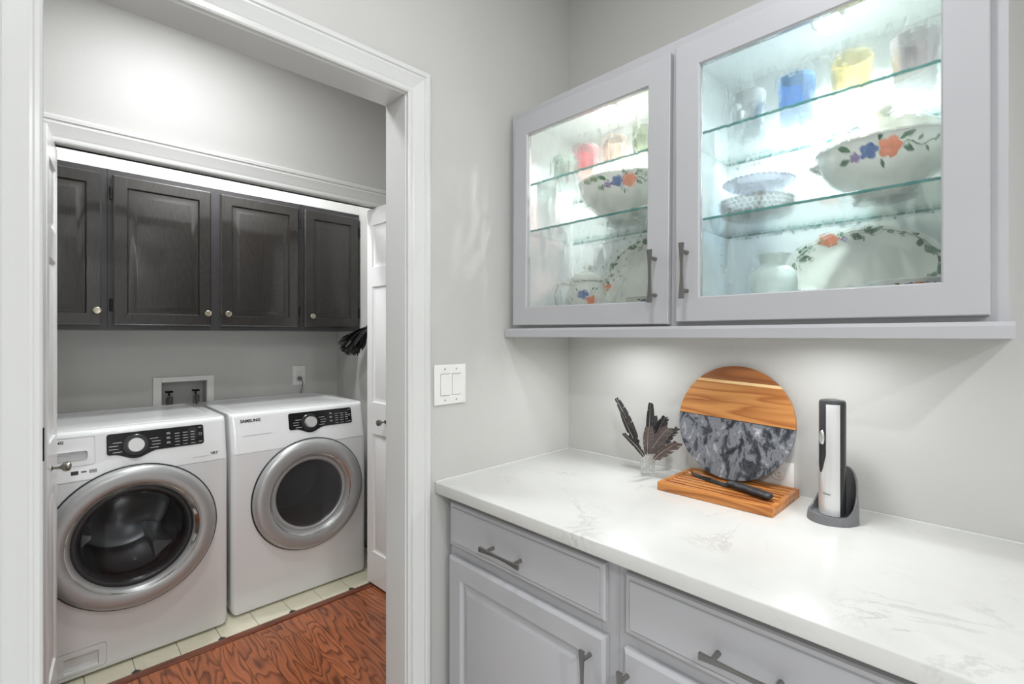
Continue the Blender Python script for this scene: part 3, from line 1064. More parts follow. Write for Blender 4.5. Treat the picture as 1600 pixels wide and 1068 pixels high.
wo = thing('wall_outlet', (LB, -.262, 1.09), 'white wall outlet with a grey plug above the dryer', 'outlet')
wp_ = obj('cover_plate', box(bm_new(), LB + .0003, LB + .0060, -.3015, -.2185, 1.029, 1.158, .0025, 2), 'plate_white', wo)
bm = bm_new()
for zc in (1.072, 1.116):
    lathe(bm, [(0, .0006), (.0176, .0006), (.0176, .02), (0, .02)], 28, c=(LB, -.26, zc), axis='x')
boolean_cut(wp_, bm)
mpo = lambda u, v, w_: Vector((LB + w_, u, v))
for zc in (1.072, 1.116):
    r_ = obj('receptacle', lathe(bm_new(), [(0, .0075), (.0155, .0075), (.017, .006), (.017, .0008), (0, .0008)], 24, c=(LB, -.26, zc), axis='x'), 'plate_white', wo)
    bm = bm_new()
    receptacle(bm, mpo, -.26, zc)
    boolean_cut(r_, bm)
pc = thing('power_cord', (LB + .0085, -.26, 1.072), 'grey power plug and cord hanging behind the dryer', 'cord')
bm = lathe(bm_new(), [(0, .0), (.014, .0), (.015, .012), (.010, .024), (.0055, .030), (0, .030)], 18, c=(LB + .0084, -.26, 1.072), axis='x')
obj('plug', bm, 'appliance_grey', pc)
bm = tube(bm_new(), [(LB + .034, -.26, 1.072), (LB + .044, -.257, 1.066), (LB + .046, -.252, 1.045), (LB + .032, -.252, 1.01), (LB + .017, -.258, .97), (LB + .012, -.265, .90)], .0035, 8)
obj('cable', bm, 'appliance_grey', pc)

ho = thing('counter_outlet', (.742, 0, .966), 'white horizontal wall outlet partly hidden behind the round board', 'outlet')
hp_ = obj('cover_plate', box(bm_new(), .682, .804, -.0060, -.0003, .928, 1.003, .0025, 2), 'plate_white', ho)
bm = bm_new()
for xc in (.721, .763):
    lathe(bm, [(0, .0006), (.0176, .0006), (.0176, .02), (0, .02)], 28, c=(xc, 0, .9655), axis='y')
boolean_cut(hp_, bm)
mph = lambda u, v, w_: Vector((u, -w_, v))
for xc in (.721, .763):
    r_ = obj('receptacle', lathe(bm_new(), [(0, .0075), (.0155, .0075), (.017, .006), (.017, .0008), (0, .0008)], 24, c=(xc, 0, .9655), axis='y'), 'plate_white', ho)
    bm = bm_new()
    for dz in (-.0058, .0058):
        prism(bm, [(xc, .9655 + dz - .0011), (xc + .008, .9655 + dz - .0011), (xc + .008, .9655 + dz + .0011), (xc, .9655 + dz + .0011)], .0015, .0100, mph)
    prism(bm, [(xc - .0065 + .0026 * math.cos(a), .9655 + .0026 * math.sin(a)) for a in [2 * PI * k / 10 for k in range(10)]], .0015, .0100, mph)
    boolean_cut(r_, bm)

# ------------------------------------------------------------------ supply box
sb = thing('supply_box', (LB, -.905, .955), 'white recessed washer supply box with two taps in the wall', 'supply box')
bm = bm_new()
for a, b_, c, d in ((-1.054, RY0, .915, 1.125), (RY1, -.758, .915, 1.125), (RY0, RY1, RZ1, 1.125), (RY0, RY1, .915, RZ0)):
    box(bm, LB + .0004, LB + .010, a, b_, c, d, .002, 1)
obj('frame', bm, 'plate_white', sb)
bm = bm_new()
box(bm, LB - .085, LB - .083, RY0, RY1, RZ0, RZ1)
box(bm, LB - .083, LB + .0003, RY0, RY0 + .002, RZ0, RZ1)
box(bm, LB - .083, LB + .0003, RY1 - .002, RY1, RZ0, RZ1)
box(bm, LB - .083, LB + .0003, RY0 + .002, RY1 - .002, RZ0, RZ0 + .002)
box(bm, LB - .083, LB + .0003, RY0 + .002, RY1 - .002, RZ1 - .002, RZ1)
obj('recess', bm, 'recess_plastic', sb, 0)
for yc in (-.975, -.845):
    bm = tube(bm_new(), [(LB - .04, yc, RZ0 + .002), (LB - .04, yc, .992), (LB - .032, yc, 1.002), (LB + .005, yc, 1.004)], [.012, .012, .013, .012], 14)
    tp = obj('tap', bm, 'brass_valve', sb)
    bm = tube(bm_new(), [(LB - .026, yc, 1.004), (LB - .026, yc, 1.034)], .0045, 10)
    for k in range(4):
        a = PI / 4 + k * PI / 2
        tube(bm, [(LB - .026, yc, 1.036), (LB - .026 + .021 * math.cos(a), yc + .021 * math.sin(a), 1.038)], [.006, .005], 8)
    q = obj('tap_handle', bm, 'black_metal', tp)
    q.location = -sb.location - tp.location
    bm = tube(bm_new(), [(LB + .006, yc, 1.004), (LB + .014, yc, 1.0), (LB + .018, yc, .98), (LB + .02, yc, .92)], [.013, .012, .010, .010], 12)
    q = obj('hose', bm, 'rubber_grey', tp)
    q.location = -sb.location - tp.location

# ------------------------------------------------------------------ dark laundry cabinets
DX = -1.770
def dark_cabinet(y0, y1, doors, label):
    t = thing('laundry_cabinet', ((LB + DX) / 2, (y0 + y1) / 2, 1.386), label, 'cabinet', 'dark brown wall cabinets over the washer and dryer')
    bm = box(bm_new(), LB + .0005, DX - .0195, y0 + .0004, y1 - .0004, 1.386, 2.150)
    obj('carcass', bm, 'espresso_frame', t, 0)
    bm = bm_new()
    f0, f1 = DX - .0194, DX
    ys = [y0 + .0004] + [v for d in doors for v in (d[0] + .012, d[1] - .012)] + [y1 - .0004]
    for k in range(0, len(ys), 2):
        box(bm, f0, f1, ys[k], ys[k + 1], 1.386, 2.150)
    for d in doors:
        box(bm, f0, f1, d[0] + .012, d[1] - .012, 1.386, 1.425)
        box(bm, f0, f1, d[0] + .012, d[1] - .012, 2.108, 2.150)
    obj('face_frame', bm, 'espresso_frame', t, 0)
    for (a, b_, hinge_low, ky) in doors:
        z0, z1 = 1.4095, 2.124
        W, H = b_ - a, z1 - z0
        mp = lambda u, v, w_: Vector((DX + .001 + w_, a + u, z0 + v))
        bm = bm_new()
        s = .053
        panel_board(bm, W, H, .019, [(s, s, W - s, H - s)], [(0, 0), (.003, .006), (.006, .0105), (.011, .0105), (.036, .0015), (.039, .001)], mp, .006, .005)
        d = obj('door', bm, 'espresso', t, 20)
        bm = lathe(bm_new(), [(0, 0), (.009, 0), (.007, .004), (.0055, .012), (.010, .017), (.0155, .020), (.0165, .024), (.0155, .028), (.012, .030), (.009, .0295), (0, .0305)], 24, c=(DX + .020, ky, 1.4755), axis='x')
        k = obj('knob', bm, 'nickel', d)
        k.location = -t.location - d.location
        k['label'] = 'round brushed nickel knob'
        hy = a - .006 if hinge_low else b_ + .006
        for zz in (1.505, 2.035):
            bm = tube(bm_new(), [(DX + .012, hy, zz - .028), (DX + .012, hy, zz + .028)], .0046, 10)
            box(bm, DX, DX + .004, hy - .007, hy + .007, zz - .03, zz + .03)
            h = obj('hinge', bm, 'black_metal', d)
            h.location = -t.location - d.location
    return t
dark_cabinet(-1.687, -1.2755, [(-1.660, -1.2965, True, -1.3150)], 'dark brown wall cabinet above the washer detergent drawer')
dark_cabinet(-1.275, -.3735, [(-1.2550, -.8490, True, -.8680), (-.8040, -.3910, False, -.7730)], 'wide dark brown wall cabinet with two doors above the supply box')
dark_cabinet(-.3730, .0005, [(-.3555, -.0095, False, -.3165)], 'narrow dark brown single door wall cabinet above the wall outlet')

# ------------------------------------------------------------------ washer and dryer
def appliance(name, X, y0, y1, label, is_washer):
    W = y1 - y0
    yc = (y0 + y1) / 2
    t = thing(name, (X - .36, yc, 0), label, name.replace('_', ' '))
    # body: side profile extruded across the width
    prof = [(-.018, .009), (-.003, .013), (0, .026), (0, .786), (-.001, .790), (-.036, .955), (-.041, .967), (-.050, .9735), (-.062, .975), (-.690, .975), (-.700, .968), (-.700, .020), (-.690, .009)]
    bm = bm_new()
    e = .024
    def ring(y, ins):
        cx_, cz_ = -.35, .49
        o = []
        for u, v in prof:
            du = ins if u > -.1 else -ins * 0
            o.append((u - du, v))
        return [bm.verts.new(Vector((X + u, y, v + (ins * 1.5 if v < .05 else 0)))) for u, v in o]
    secs = []
    for k, a in enumerate((0, 30, 60, 90)):
        a = math.radians(a)
        secs.append((y0 + e * (1 - math.sin(a)), e * (1 - math.cos(PI / 2 - a)) if False else e * (1 - math.sin(a)) * 0))
    # rounded vertical front corners by pulling the front in near the sides
    ys = []
    for k in range(5):
        a = PI / 2 * k / 4
        ys.append((y0 + e * (1 - math.cos(a)), e * (1 - math.sin(a)) * .9))
    ys2 = [(y0 + y1 - a, b_) for a, b_ in ys[::-1]]
    rings = [ring(a, b_) for a, b_ in ys + ys2]
    for a, b_ in zip(rings, rings[1:]):
        n = len(a)
        for k in range(n):
            bm.faces.new((a[k], a[(k + 1) % n], b_[(k + 1) % n], b_[k]))
    bm.faces.new(rings[0])
    bm.faces.new(rings[-1][::-1])
    body = obj('body', bm, 'appliance_white', t, 40)
    dc = Vector((X, yc - (.004 if is_washer else -.033), .523 if is_washer else .5255))
    if is_washer:
        dc.y = -1.2165
        RO, RI = .291, .205
    else:
        dc.y = -.4745
        RO, RI = .285, .192
    # door opening
    sl = math.atan2(.035, .165)
    O = Vector((X - .001, 0, .790))
    vdir = Vector((-math.sin(sl), 0, math.cos(sl)))
    ndir = Vector((math.cos(sl), 0, math.sin(sl)))
    F = lambda u, v, w_: O + Vector((0, u, 0)) + vdir * v + ndir * w_
    FRONT = lambda a, b_, w_: Vector((X + w_, a, b_))
    def rrect(u0, v0, u1, v1, r, n=4):
        o = []
        for cx_, cy_, a0 in ((u1 - r, v0 + r, -90), (u1 - r, v1 - r, 0), (u0 + r, v1 - r, 90), (u0 + r, v0 + r, 180)):
            for k in range(n + 1):
                a = math.radians(a0 + 90 * k / n)
                o.append((cx_ + r * math.cos(a), cy_ + r * math.sin(a)))
        return o
    cut = lathe(bm_new(), [(0, -.52 if is_washer else -.40), (RI - .004, -.52 if is_washer else -.40), (RI - .004, .05), (0, .05)], 48, c=dc, axis='x')
    box(cut, X - .0035, X + .02, y0 - .01, y1 + .01, .7830, .7852)                       # seam under the fascia
    if is_washer:
        frame_prism(cut, rrect(-1.540, .052, -1.3445, .166, .010), rrect(-1.5378, .0542, -1.3467, .1638, .0080), -.004, .01, F)      # drawer joint
        prism(cut, rrect(-1.5185, .0795, -1.3680, .1105, .008), -.028, .01, F)           # finger scoop
        frame_prism(cut, rrect(-1.5022, .0278, -1.3098, .1202, .0135), rrect(-1.50, .030, -1.312, .118, .012), -.004, .01, FRONT)    # hatch joint
        prism(cut, rrect(-1.44, .040, -1.335, .098, .005), -.012, .01, FRONT)
    boolean_cut(body, cut)
    def put(nm, bm_, mat, par, sm=35):
        o = obj(nm, bm_, mat, par, sm)
        if par is not t:
            o.location = -t.location - par.location
        return o
    # seam and top inset
    bm = bm_new()
    for a0, a1, b0, b1 in ((-.66, -.10, y0 + .045, y0 + .050), (-.66, -.10, y1 - .050, y1 - .045), (-.66, -.655, y0 + .05, y1 - .05), (-.105, -.10, y0 + .05, y1 - .05)):
        box(bm, X + a0, X + a1, b0, b1, .9745, .9768, .0008, 1)
    put('top_bead', bm, 'appliance_white', t)
    # feet
    for a in (-.08, -.62):
        for b_ in (y0 + .06, y1 - .06):
            put('foot', lathe(bm_new(), [(0, 0), (.02, 0), (.02, .006), (.012, .008), (.012, .02)], 14, c=(X + a, b_, 0)), 'rubber_black', t)
    # door
    bm = lathe(bm_new(), [(RO, -.001), (RO + .002, .012), (RO - .004, .024), (RO - .012, .031), (RO - .026, .036), (RO - .052, .037), (RI + .018, .031), (RI + .008, .022), (RI + .001, .008), (RI, -.012)], 72, c=dc, axis='x')
    door = put('door', bm, 'silver_paint', t, 60)
    door['label'] = 'round silver porthole door'
    bm = lathe(bm_new(), [(RO + .006, .0004), (RO + .007, .006), (RO + .001, .010), (RO - .002, .004)], 72, c=dc, axis='x')
    put('door_seal_line', bm, 'dark_plastic', door, 60)
    bm = lathe(bm_new(), [(RI + .0175, .0318), (RI + .0185, .0330), (RI + .0145, .0295), (RI + .0150, .0285)], 72, c=dc, axis='x')
    put('chrome_lip', bm, 'chrome', door, 60)
    if is_washer:
        bm = lathe(bm_new(), [(RI + .0005, .006), (RI - .010, .010), (RI - .020, .006), (RI - .030, -.01), (RI - .034, -.03)], 64, c=dc, axis='x')
        put('inner_trim', bm, 'dark_plastic', door, 60)
        bm = lathe(bm_new(), [(RI - .020, .007), (RI - .040, .016), (RI - .08, .024), (.06, .029), (0, .030)], 56, c=dc, axis='x')
        put('glass_bowl', bm, 'washer_glass', door, 60)
        bm = lathe(bm_new(), [(RI - .034, -.03), (RI - .05, -.09), (RI - .075, -.12), (0, -.13)], 56, c=dc, axis='x')
        put('inner_bowl', bm, 'washer_glass', door, 60)
        bm = lathe(bm_new(), [(RI - .028, -.018), (RI - .022, -.05), (RI - .012, -.06), (RI - .012, -.10), (RI - .006, -.105), (RI - .006, -.15)], 56, c=dc, axis='x')
        put('gasket', bm, 'rubber_grey', t, 60)
        bm = lathe(bm_new(), [(RI - .008, -.15), (RI - .006, -.17), (RI - .006, -.50), (RI - .03, -.512), (.09, -.50), (.05, -.485), (0, -.48)], 56, c=dc, axis='x')
        drum = put('drum', bm, 'drum_steel', t, 60)
        for k in range(3):
            a = math.radians(70 + 120 * k)
            bm = bm_new()
            r1, r2 = RI - .007, RI - .07
            pts = []
            for xx in (-.17, -.49):
                for rr, da in ((r1, -.22), (r2, -.05), (r2, .05), (r1, .22)):
                    pts.append(bm.verts.new(dc + Vector((xx, rr * math.cos(a + da), rr * math.sin(a + da)))))
            for q in range(3):
                bm.faces.new((pts[q], pts[q + 1], pts[q + 5], pts[q + 4]))
            bm.faces.new(pts[:4])
            bm.faces.new(pts[4:])
            put('drum_paddle', bm, 'brushed_silver', drum, 30)
        # grip recess on the ring
        bm = bm_new()
        A, B = [], []
        for k in range(13):
            a = math.radians(-24 + 48 * k / 12)
            th = .011 * math.sin(PI * k / 12) + .0015
            A.append(bm.verts.new(dc + Vector((.0262, (RI + .004) * math.cos(a), (RI + .004) * math.sin(a)))))
            B.append(bm.verts.new(dc + Vector((.0335, (RI + .006 + th) * math.cos(a), (RI + .006 + th) * math.sin(a)))))
        for k in range(12):
            bm.faces.new((A[k], A[k + 1], B[k + 1], B[k]))
        put('grip', bm, 'chrome', door, 60)
    else:
        bm = lathe(bm_new(), [(RI + .0005, .006), (RI - .006, .008), (RI - .016, .004), (RI - .022, -.006)], 64, c=dc, axis='x')
        put('inner_trim', bm, 'silver_paint', door, 60)
        bm = lathe(bm_new(), [(RI - .018, .0045), (RI - .05, .0075), (0, .010)], 56, c=dc, axis='x')
        put('window', bm, 'dryer_glass', door, 60)
        bm = lathe(bm_new(), [(RI - .023, -.006), (RI - .022, -.06), (RI - .008, -.062), (RI - .008, -.38), (0, -.385)], 48, c=dc, axis='x')
        put('drum', bm, 'appliance_grey', t, 60)
    # control fascia plane: z .790 -> .955, x 0 -> -.036
    if is_washer:
        pu0, pu1, kc = -1.3090, -.9655, -1.2135
    else:
        pu0, pu1, kc = -.5770, -.2330, -.4670
    v0, v1 = .078, .164
    kv = .1075
    # outline with a bulge under the dial
    pts = rrect(pu0, v0, pu1, v1, .010)
    bul = []
    rb = .053
    pts2 = []
    R_ = .010
    out = []
    # bottom edge runs u0 -> u1 ; start after bottom-left corner
    bl = [(pu0 + R_ + R_ * math.cos(math.radians(180 + 90 * k / 4)), v0 + R_ + R_ * math.sin(math.radians(180 + 90 * k / 4))) for k in range(5)]
    out += bl
    for k in range(17):
        e_ = k / 16 * 2 - 1
        u = kc + e_ * .078
        out.append((u, v0 - .024 * (0.5 + 0.5 * math.cos(PI * e_))))
    br = [(pu1 - R_ + R_ * math.cos(math.radians(270 + 90 * k / 4)), v0 + R_ + R_ * math.sin(math.radians(270 + 90 * k / 4))) for k in range(5)]
    tr_ = [(pu1 - R_ + R_ * math.cos(math.radians(90 * k / 4)), v1 - R_ + R_ * math.sin(math.radians(90 * k / 4))) for k in range(5)]
    tl = [(pu0 + R_ + R_ * math.cos(math.radians(90 + 90 * k / 4)), v1 - R_ + R_ * math.sin(math.radians(90 + 90 * k / 4))) for k in range(5)]
    out += br + tr_ + tl
    bm = bm_new()
    prism(bm, out, -.004, .0022, F)
    cp = put('control_panel', bm, 'panel_black', t, 30)
    cp['label'] = 'glossy black control panel'
    def dial(r0, h0, h1, nm, mat, par, r1=None):
        bm = bm_new()
        r1 = r1 or r0
        A = [bm.verts.new(F(kc + r0 * math.cos(2 * PI * k / 40), kv + r0 * math.sin(2 * PI * k / 40), h0)) for k in range(40)]
        B = [bm.verts.new(F(kc + r1 * math.cos(2 * PI * k / 40), kv + r1 * math.sin(2 * PI * k / 40), h1)) for k in range(40)]
        Cc = bm.verts.new(F(kc, kv, h1))
        for k in range(40):
            j = (k + 1) % 40
            bm.faces.new((A[k], A[j], B[j], B[k]))
            bm.faces.new((B[k], B[j], Cc))
        return put(nm, bm, mat, par, 40)
    dial(.046, .002, .006, 'dial_ring', 'dark_plastic', cp, .042)
    dl = dial(.0300, .006, .026, 'dial', 'brushed_silver', cp, .0275)
    # printed marks: short text bars
    bm = bm_new()
    def bar(u, v, w_, h=.0022):
        prism(bm, [(u, v), (u + w_, v), (u + w_, v + h), (u, v + h)], .0022, .0026, F)
    for k in range(4):
        bar(kc - .088 + (.0 if k in (1, 2) else .012), kv - .022 + k * .013, .030)
        bar(kc + .056 + (.0 if k in (1, 2) else -.008), kv - .020 + k * .013, .030)
    u = kc + .108
    for k in range(3):
        bar(u, v0 + .020 + k * .020, .014)
        bar(u, v0 + .025 + k * .020, .012)
    for cxn in range(3):
        for k in range(4):
            bar(u + .030 + cxn * .030, v0 + .022 + k * .012, .018 if cxn < 2 else .014)
    for k in range(3):
        bar(u + .030 + k * .030, v0 + .008, .017, .0016)
    bar(pu1 - .020, v1 - .013, .013)
    bar(pu1 - .020, v0 + .010, .013)
    put('printed_labels', bm, 'print_white', cp, 0)['kind'] = 'stuff'
    bm = bm_new()
    dx0 = u + .080
    prism(bm, [(dx0, v0 + .028), (pu1 - .026, v0 + .028), (pu1 - .026, v1 - .008), (dx0, v1 - .008)], .0020, .0024, F)
    put('display_window', bm, 'dark_plastic', cp, 0)
    ub = pu1 - .0135
    bm = bm_new()
    for k in range(20):
        a, b_ = 2 * PI * k / 20, 2 * PI * (k + 1) / 20
        q = [F(ub + r_ * math.cos(z_), v0 + .045 + r_ * math.sin(z_), .0026) for r_, z_ in ((.0048, a), (.0048, b_), (.0062, b_), (.0062, a))]
        bm.faces.new([bm.verts.new(p) for p in q])
    put('power_button', bm, 'print_white', cp, 0)
    TXT = lambda u0, v0_: (lambda a, b_, c_: F(u0 + a, v0_ + b_, .0004 + c_))
    if is_washer:
        # detergent drawer
        # recessed grip as a lipped scoop
        bm = bm_new()
        g0 = rrect(-1.520, .078, -1.3665, .112, .008)
        rings_ = []
        for s_, w_ in ((1.0, .0008), (1.02, .0042), (.97, .0048), (.93, .0008)):
            cu, cv = (-1.520 - 1.3665) / 2, .095
            rings_.append([bm.verts.new(F(cu + (a - cu) * (1 + (s_ - 1) * .3), cv + (b_ - cv) * s_, w_)) for a, b_ in g0])
        n = len(g0)
        for a_, b_ in zip(rings_, rings_[1:]):
            for k in range(n):
                bm.faces.new((a_[k], a_[(k + 1) % n], b_[(k + 1) % n], b_[k]))
        put('drawer_grip', bm, 'appliance_white', t, 40)
        put('brand_lettering', text_bm('SAMSUNG', .0155, TXT(-1.4385, .146), align='RIGHT', bold=.0006), 'print_dark', t, 0)
        FX = lambda u0, v0_: (lambda a, b_, c_: Vector((X + .0006 + c_, u0 + a, v0_ + b_)))
        put('model_lettering', text_bm('VRT', .0165, TXT(-.9420, .0225), bold=.0006, shear=.15), 'print_dark', t, 0)
        bm = bm_new()
        prism(bm, [(-1.012, .0190), (-.9450, .0190), (-.9450, .0202), (-1.012, .0202)], .0004, .0008, F)
        put('accent_line', bm, 'print_grey', t, 0)
        bm = bm_new()
        prism(bm, [(-1.418, .020), (-1.396, .020), (-1.396, .035), (-1.418, .035)], .0004, .0008, F)
        put('feature_badge', bm, 'print_dark', t, 0)
        bm = bm_new()
        prism(bm, [(-1.388, .026), (-1.372, .026), (-1.372, .0315), (-1.388, .0315)], .0004, .0008, F)
        put('feature_badge', bm, 'print_dark', t, 0)
        bm = bm_new()
        prism(bm, [(-1.364, .021), (-1.340, .021), (-1.340, .034), (-1.364, .034)], .0004, .0007, F)
        put('badge', bm, 'print_grey', t, 0)
        # drain hatch
        bm = frame_prism(bm_new(), rrect(-1.50, .030, -1.312, .118, .012), rrect(-1.44, .040, -1.335, .098, .005), .0002, .0014, FRONT)
        ht = put('drain_hatch', bm, 'appliance_white', t, 30)
        bm = bm_new()
        prism(bm, rrect(-1.439, .041, -1.336, .097, .005), -.0118, -.0108, FRONT)
        put('hatch_grip', bm, 'appliance_white', ht, 30)
    else:
        put('brand_lettering', text_bm('SAMSUNG', .0200, TXT(-.8030, .1445), bold=.0008), 'print_dark', t, 0)
        bm = bm_new()
        prism(bm, [(-.7945, .078), (-.660, .078), (-.660, .0795), (-.7945, .0795)], .0004, .0008, F)
        put('accent_line', bm, 'print_grey', t, 0)
    return t
appliance('washing_machine', -1.340, -1.5605, -.8725, 'white front loading washing machine with a clear porthole below the supply box', True)
appliance('tumble_dryer', -1.372, -.8480, -.1560, 'white tumble dryer with a dark porthole below the wall outlet', False)

# feather duster on the closet side wall
fd = thing('feather_duster', (-1.62, -.05, 1.36), 'fluffy black feather duster hanging on the wall beside the dryer', 'duster')
bm = tube(bm_new(), [(-1.60, -.060, 1.380), (-1.50, -.035, 1.46), (-1.40, -.012, 1.545)], [.009, .008, .0065], 10)
obj('handle', bm, 'knife_black', fd)
obj('hook', tube(bm_new(), [(-1.415, .0055, 1.535), (-1.415, -.010, 1.522), (-1.415, -.022, 1.528)], .003, 8), 'black_metal', fd)
bm = bm_new()
rnd = random.Random(3)
ax0 = Vector((-1.560, -.050, 1.410))
dirn = Vector((-.66, -.30, -.40)).normalized()
for k in range(480):
    s = rnd.random()
    p = ax0 + dirn * (s * .145)
    v = Vector((rnd.gauss(0, 1), rnd.gauss(0, 1), rnd.gauss(0, 1)))
    v = (v - dirn * v.dot(dirn)).normalized()
    d = (v * .75 + dirn * .55 + Vector((0, 0, -.35))).normalized()
    L = (.058 + .036 * rnd.random()) * (0.6 + .6 * math.sin(PI * min(1, s * .8 + .2)))
    side = d.cross(Vector((rnd.random(), rnd.random(), 1))).normalized()
    wv = .007 + .006 * rnd.random()
    prev = None
    for q in range(5):
        f = q / 4
        c = p + d * (L * f) + Vector((0, 0, -.030 * f * f)) + dirn * (.02 * f * f)
        if c.y > .002:
            c.y = .002
        wd = wv * (1 - .55 * abs(f - .55) - .35 * f)
        cur = (bm.verts.new(c - side * wd), bm.verts.new(c + side * wd))
        if prev:
            bm.faces.new((prev[0], prev[1], cur[1], cur[0]))
        prev = cur
pl = obj('plumes', bm, 'plume_black', fd, 0)
pl['kind'] = 'stuff'

# ------------------------------------------------------------------ things on the counter
CT = .9142
# slatted bread board
tb = thing('bread_board', (.666, -.119, CT), 'slatted wooden bread board tray lying on the counter in front of the round board', 'bread board')
tx0, tx1, ty0, ty1, th = .5115, .8200, -.2285, -.0105, .0235
fw = .013
obj('frame_rail', box(bm_new(), tx0, tx1, ty0, ty0 + fw, CT, CT + th, .0015, 2), 'tray_wood', tb)
obj('frame_rail', box(bm_new(), tx0, tx1, ty1 - fw, ty1, CT, CT + th, .0015, 2), 'tray_wood', tb)
obj('frame_rail', box(bm_new(), tx0, tx0 + fw, ty0 + fw, ty1 - fw, CT, CT + th, .0015, 2), 'tray_wood', tb)
obj('frame_rail', box(bm_new(), tx1 - fw, tx1, ty0 + fw, ty1 - fw, CT, CT + th, .0015, 2), 'tray_wood', tb)
obj('crumb_tray', box(bm_new(), tx0 + fw, tx1 - fw, ty0 + fw, ty1 - fw, CT, CT + .005), 'board_brown', tb)  # browner than the slats: shade in the gaps put into its colour
ns = 8
span = (ty1 - ty0 - 2 * fw)
pitch = span / ns
for k in range(ns):
    a = ty0 + fw + pitch * k + .0056
    obj('slat', box(bm_new(), tx0 + fw, tx1 - fw, a, a + pitch - .0112, CT + .005, CT + th - .0020, .0015, 1), 'tray_wood', tb)

# round wood and marble board, leaning on the wall, standing on the bread board
R = .1665
rb = thing('serving_board', (.6525, -.072, CT + th - .002), 'round serving board half wood half dark marble leaning on the wall', 'serving board')
lean = math.radians(10.2)
tilt = math.radians(2.6)
def RB(u, v, w_):
    u2 = u * math.cos(tilt) + v * math.sin(tilt)
    v2 = -u * math.sin(tilt) + v * math.cos(tilt)
    h = v2 + R
    return Vector((u2, h * math.sin(lean) - w_ * math.cos(lean) + .012, h * math.cos(lean) + w_ * math.sin(lean) + .0025))
def band(lo, hi, f0=0.0, f1=.0125, r=R):
    lo, hi = max(lo, -r), min(hi, r)
    a0, a1 = math.asin(lo / r), math.asin(hi / r)
    n = 26
    pts = [(r * math.cos(a0 + (a1 - a0) * k / n), r * math.sin(a0 + (a1 - a0) * k / n)) for k in range(n + 1)]
    pts += [(-u, v) for u, v in pts[::-1]]
    o = []
    for p in pts:
        if not o or (abs(p[0] - o[-1][0]) + abs(p[1] - o[-1][1])) > 1e-5:
            o.append(p)
    if abs(o[0][0] - o[-1][0]) + abs(o[0][1] - o[-1][1]) < 1e-5:
        o.pop()
    bm = bm_new()
    prism(bm, o, f0, f1, RB)
    return bm
wd = obj('wood_half', band(.006, R), 'board_acacia', rb, 30, local=True)
bpy.data.objects.remove(wd)
for lo, hi, mt in ((.0068, .055, 'board_acacia'), (.0551, .112, 'board_acacia'), (.1121, .1205, 'board_pale'), (.1206, R, 'board_brown')):
    obj('wood_strip', band(lo, hi), mt, rb, 30, local=True)
obj('joint_inlay', band(.0045, .0067), 'knife_black', rb, 30, local=True)
obj('marble_half', band(-R, .0044), 'dark_marble', rb, 30, local=True)

# bread knife on the board
kz = CT + th + .0004
kn = thing('bread_knife', (.70, -.15, kz), 'long serrated bread knife with black scalloped handle on the slatted board', 'knife')
ka, kb, kc2 = Vector((.536, -.082, kz)), Vector((.680, -.131, kz)), Vector((.796, -.171, kz))
dk = (kc2 - ka).normalized()
sk = Vector((-dk.y, dk.x, 0))
bm = bm_new()
n = 26
top, bot = [], []
Lb = (kb - ka).length
for k in range(n + 1):
    f = k / n
    p = ka + dk * (Lb * f)
    hw = .0125 * min(1, .25 + 2.6 * f)
    ser = .0012 if k % 2 else 0
    top.append(p + sk * (.0125))
    bot.append(p + sk * (.0125 - 2 * hw + ser))
for zz, flip in ((.0, 0), (.0016, 1)):
    pass
A = [bm.verts.new(p + Vector((0, 0, .0018))) for p in top] 
B = [bm.verts.new(p + Vector((0, 0, .0010))) for p in bot]
A2 = [bm.verts.new(p) for p in top]
B2 = [bm.verts.new(p + Vector((0, 0, .0006))) for p in bot]
for k in range(n):
    bm.faces.new((A[k], A[k + 1], B[k + 1], B[k]))
    bm.faces.new((A2[k], B2[k], B2[k + 1], A2[k + 1]))
    bm.faces.new((A[k], A2[k], A2[k + 1], A[k + 1]))
    bm.faces.new((B[k], B[k + 1], B2[k + 1], B2[k]))
bm.faces.new((A[0], B[0], B2[0], A2[0]))
bm.faces.new((A[n], A2[n], B2[n], B[n]))
obj('blade', bm, 'blade_steel', kn, 0)
bm = bm_new()
rings = []
Lh = (kc2 - kb).length + .008
for k in range(25):
    f = k / 24
    p = kb - dk * .006 + dk * (Lh * f)
    hw = .0125 + .0022 * math.cos(f * PI * 6 + .3) * (1 if f < .8 else .3) + .003 * f
    ht = .0085 + .0014 * math.sin(f * PI)
    if k == 0:
        hw, ht = hw * .6, ht * .6
    if k == 24:
        hw, ht = hw * .6, ht * .6
    drop = -.003 * math.sin(f * PI * .5)
    rings.append([bm.verts.new(p + sk * (hw * math.cos(2 * PI * q / 14)) + Vector((0, 0, .0100 + drop * 0 + ht * math.sin(2 * PI * q / 14)))) for q in range(14)])
for a, b_ in zip(rings, rings[1:]):
    for q in range(14):
        bm.faces.new((a[q], a[(q + 1) % 14], b_[(q + 1) % 14], b_[q]))
bm.faces.new(rings[0])
bm.faces.new(rings[-1][::-1])
obj('handle', bm, 'knife_black', kn, 50)

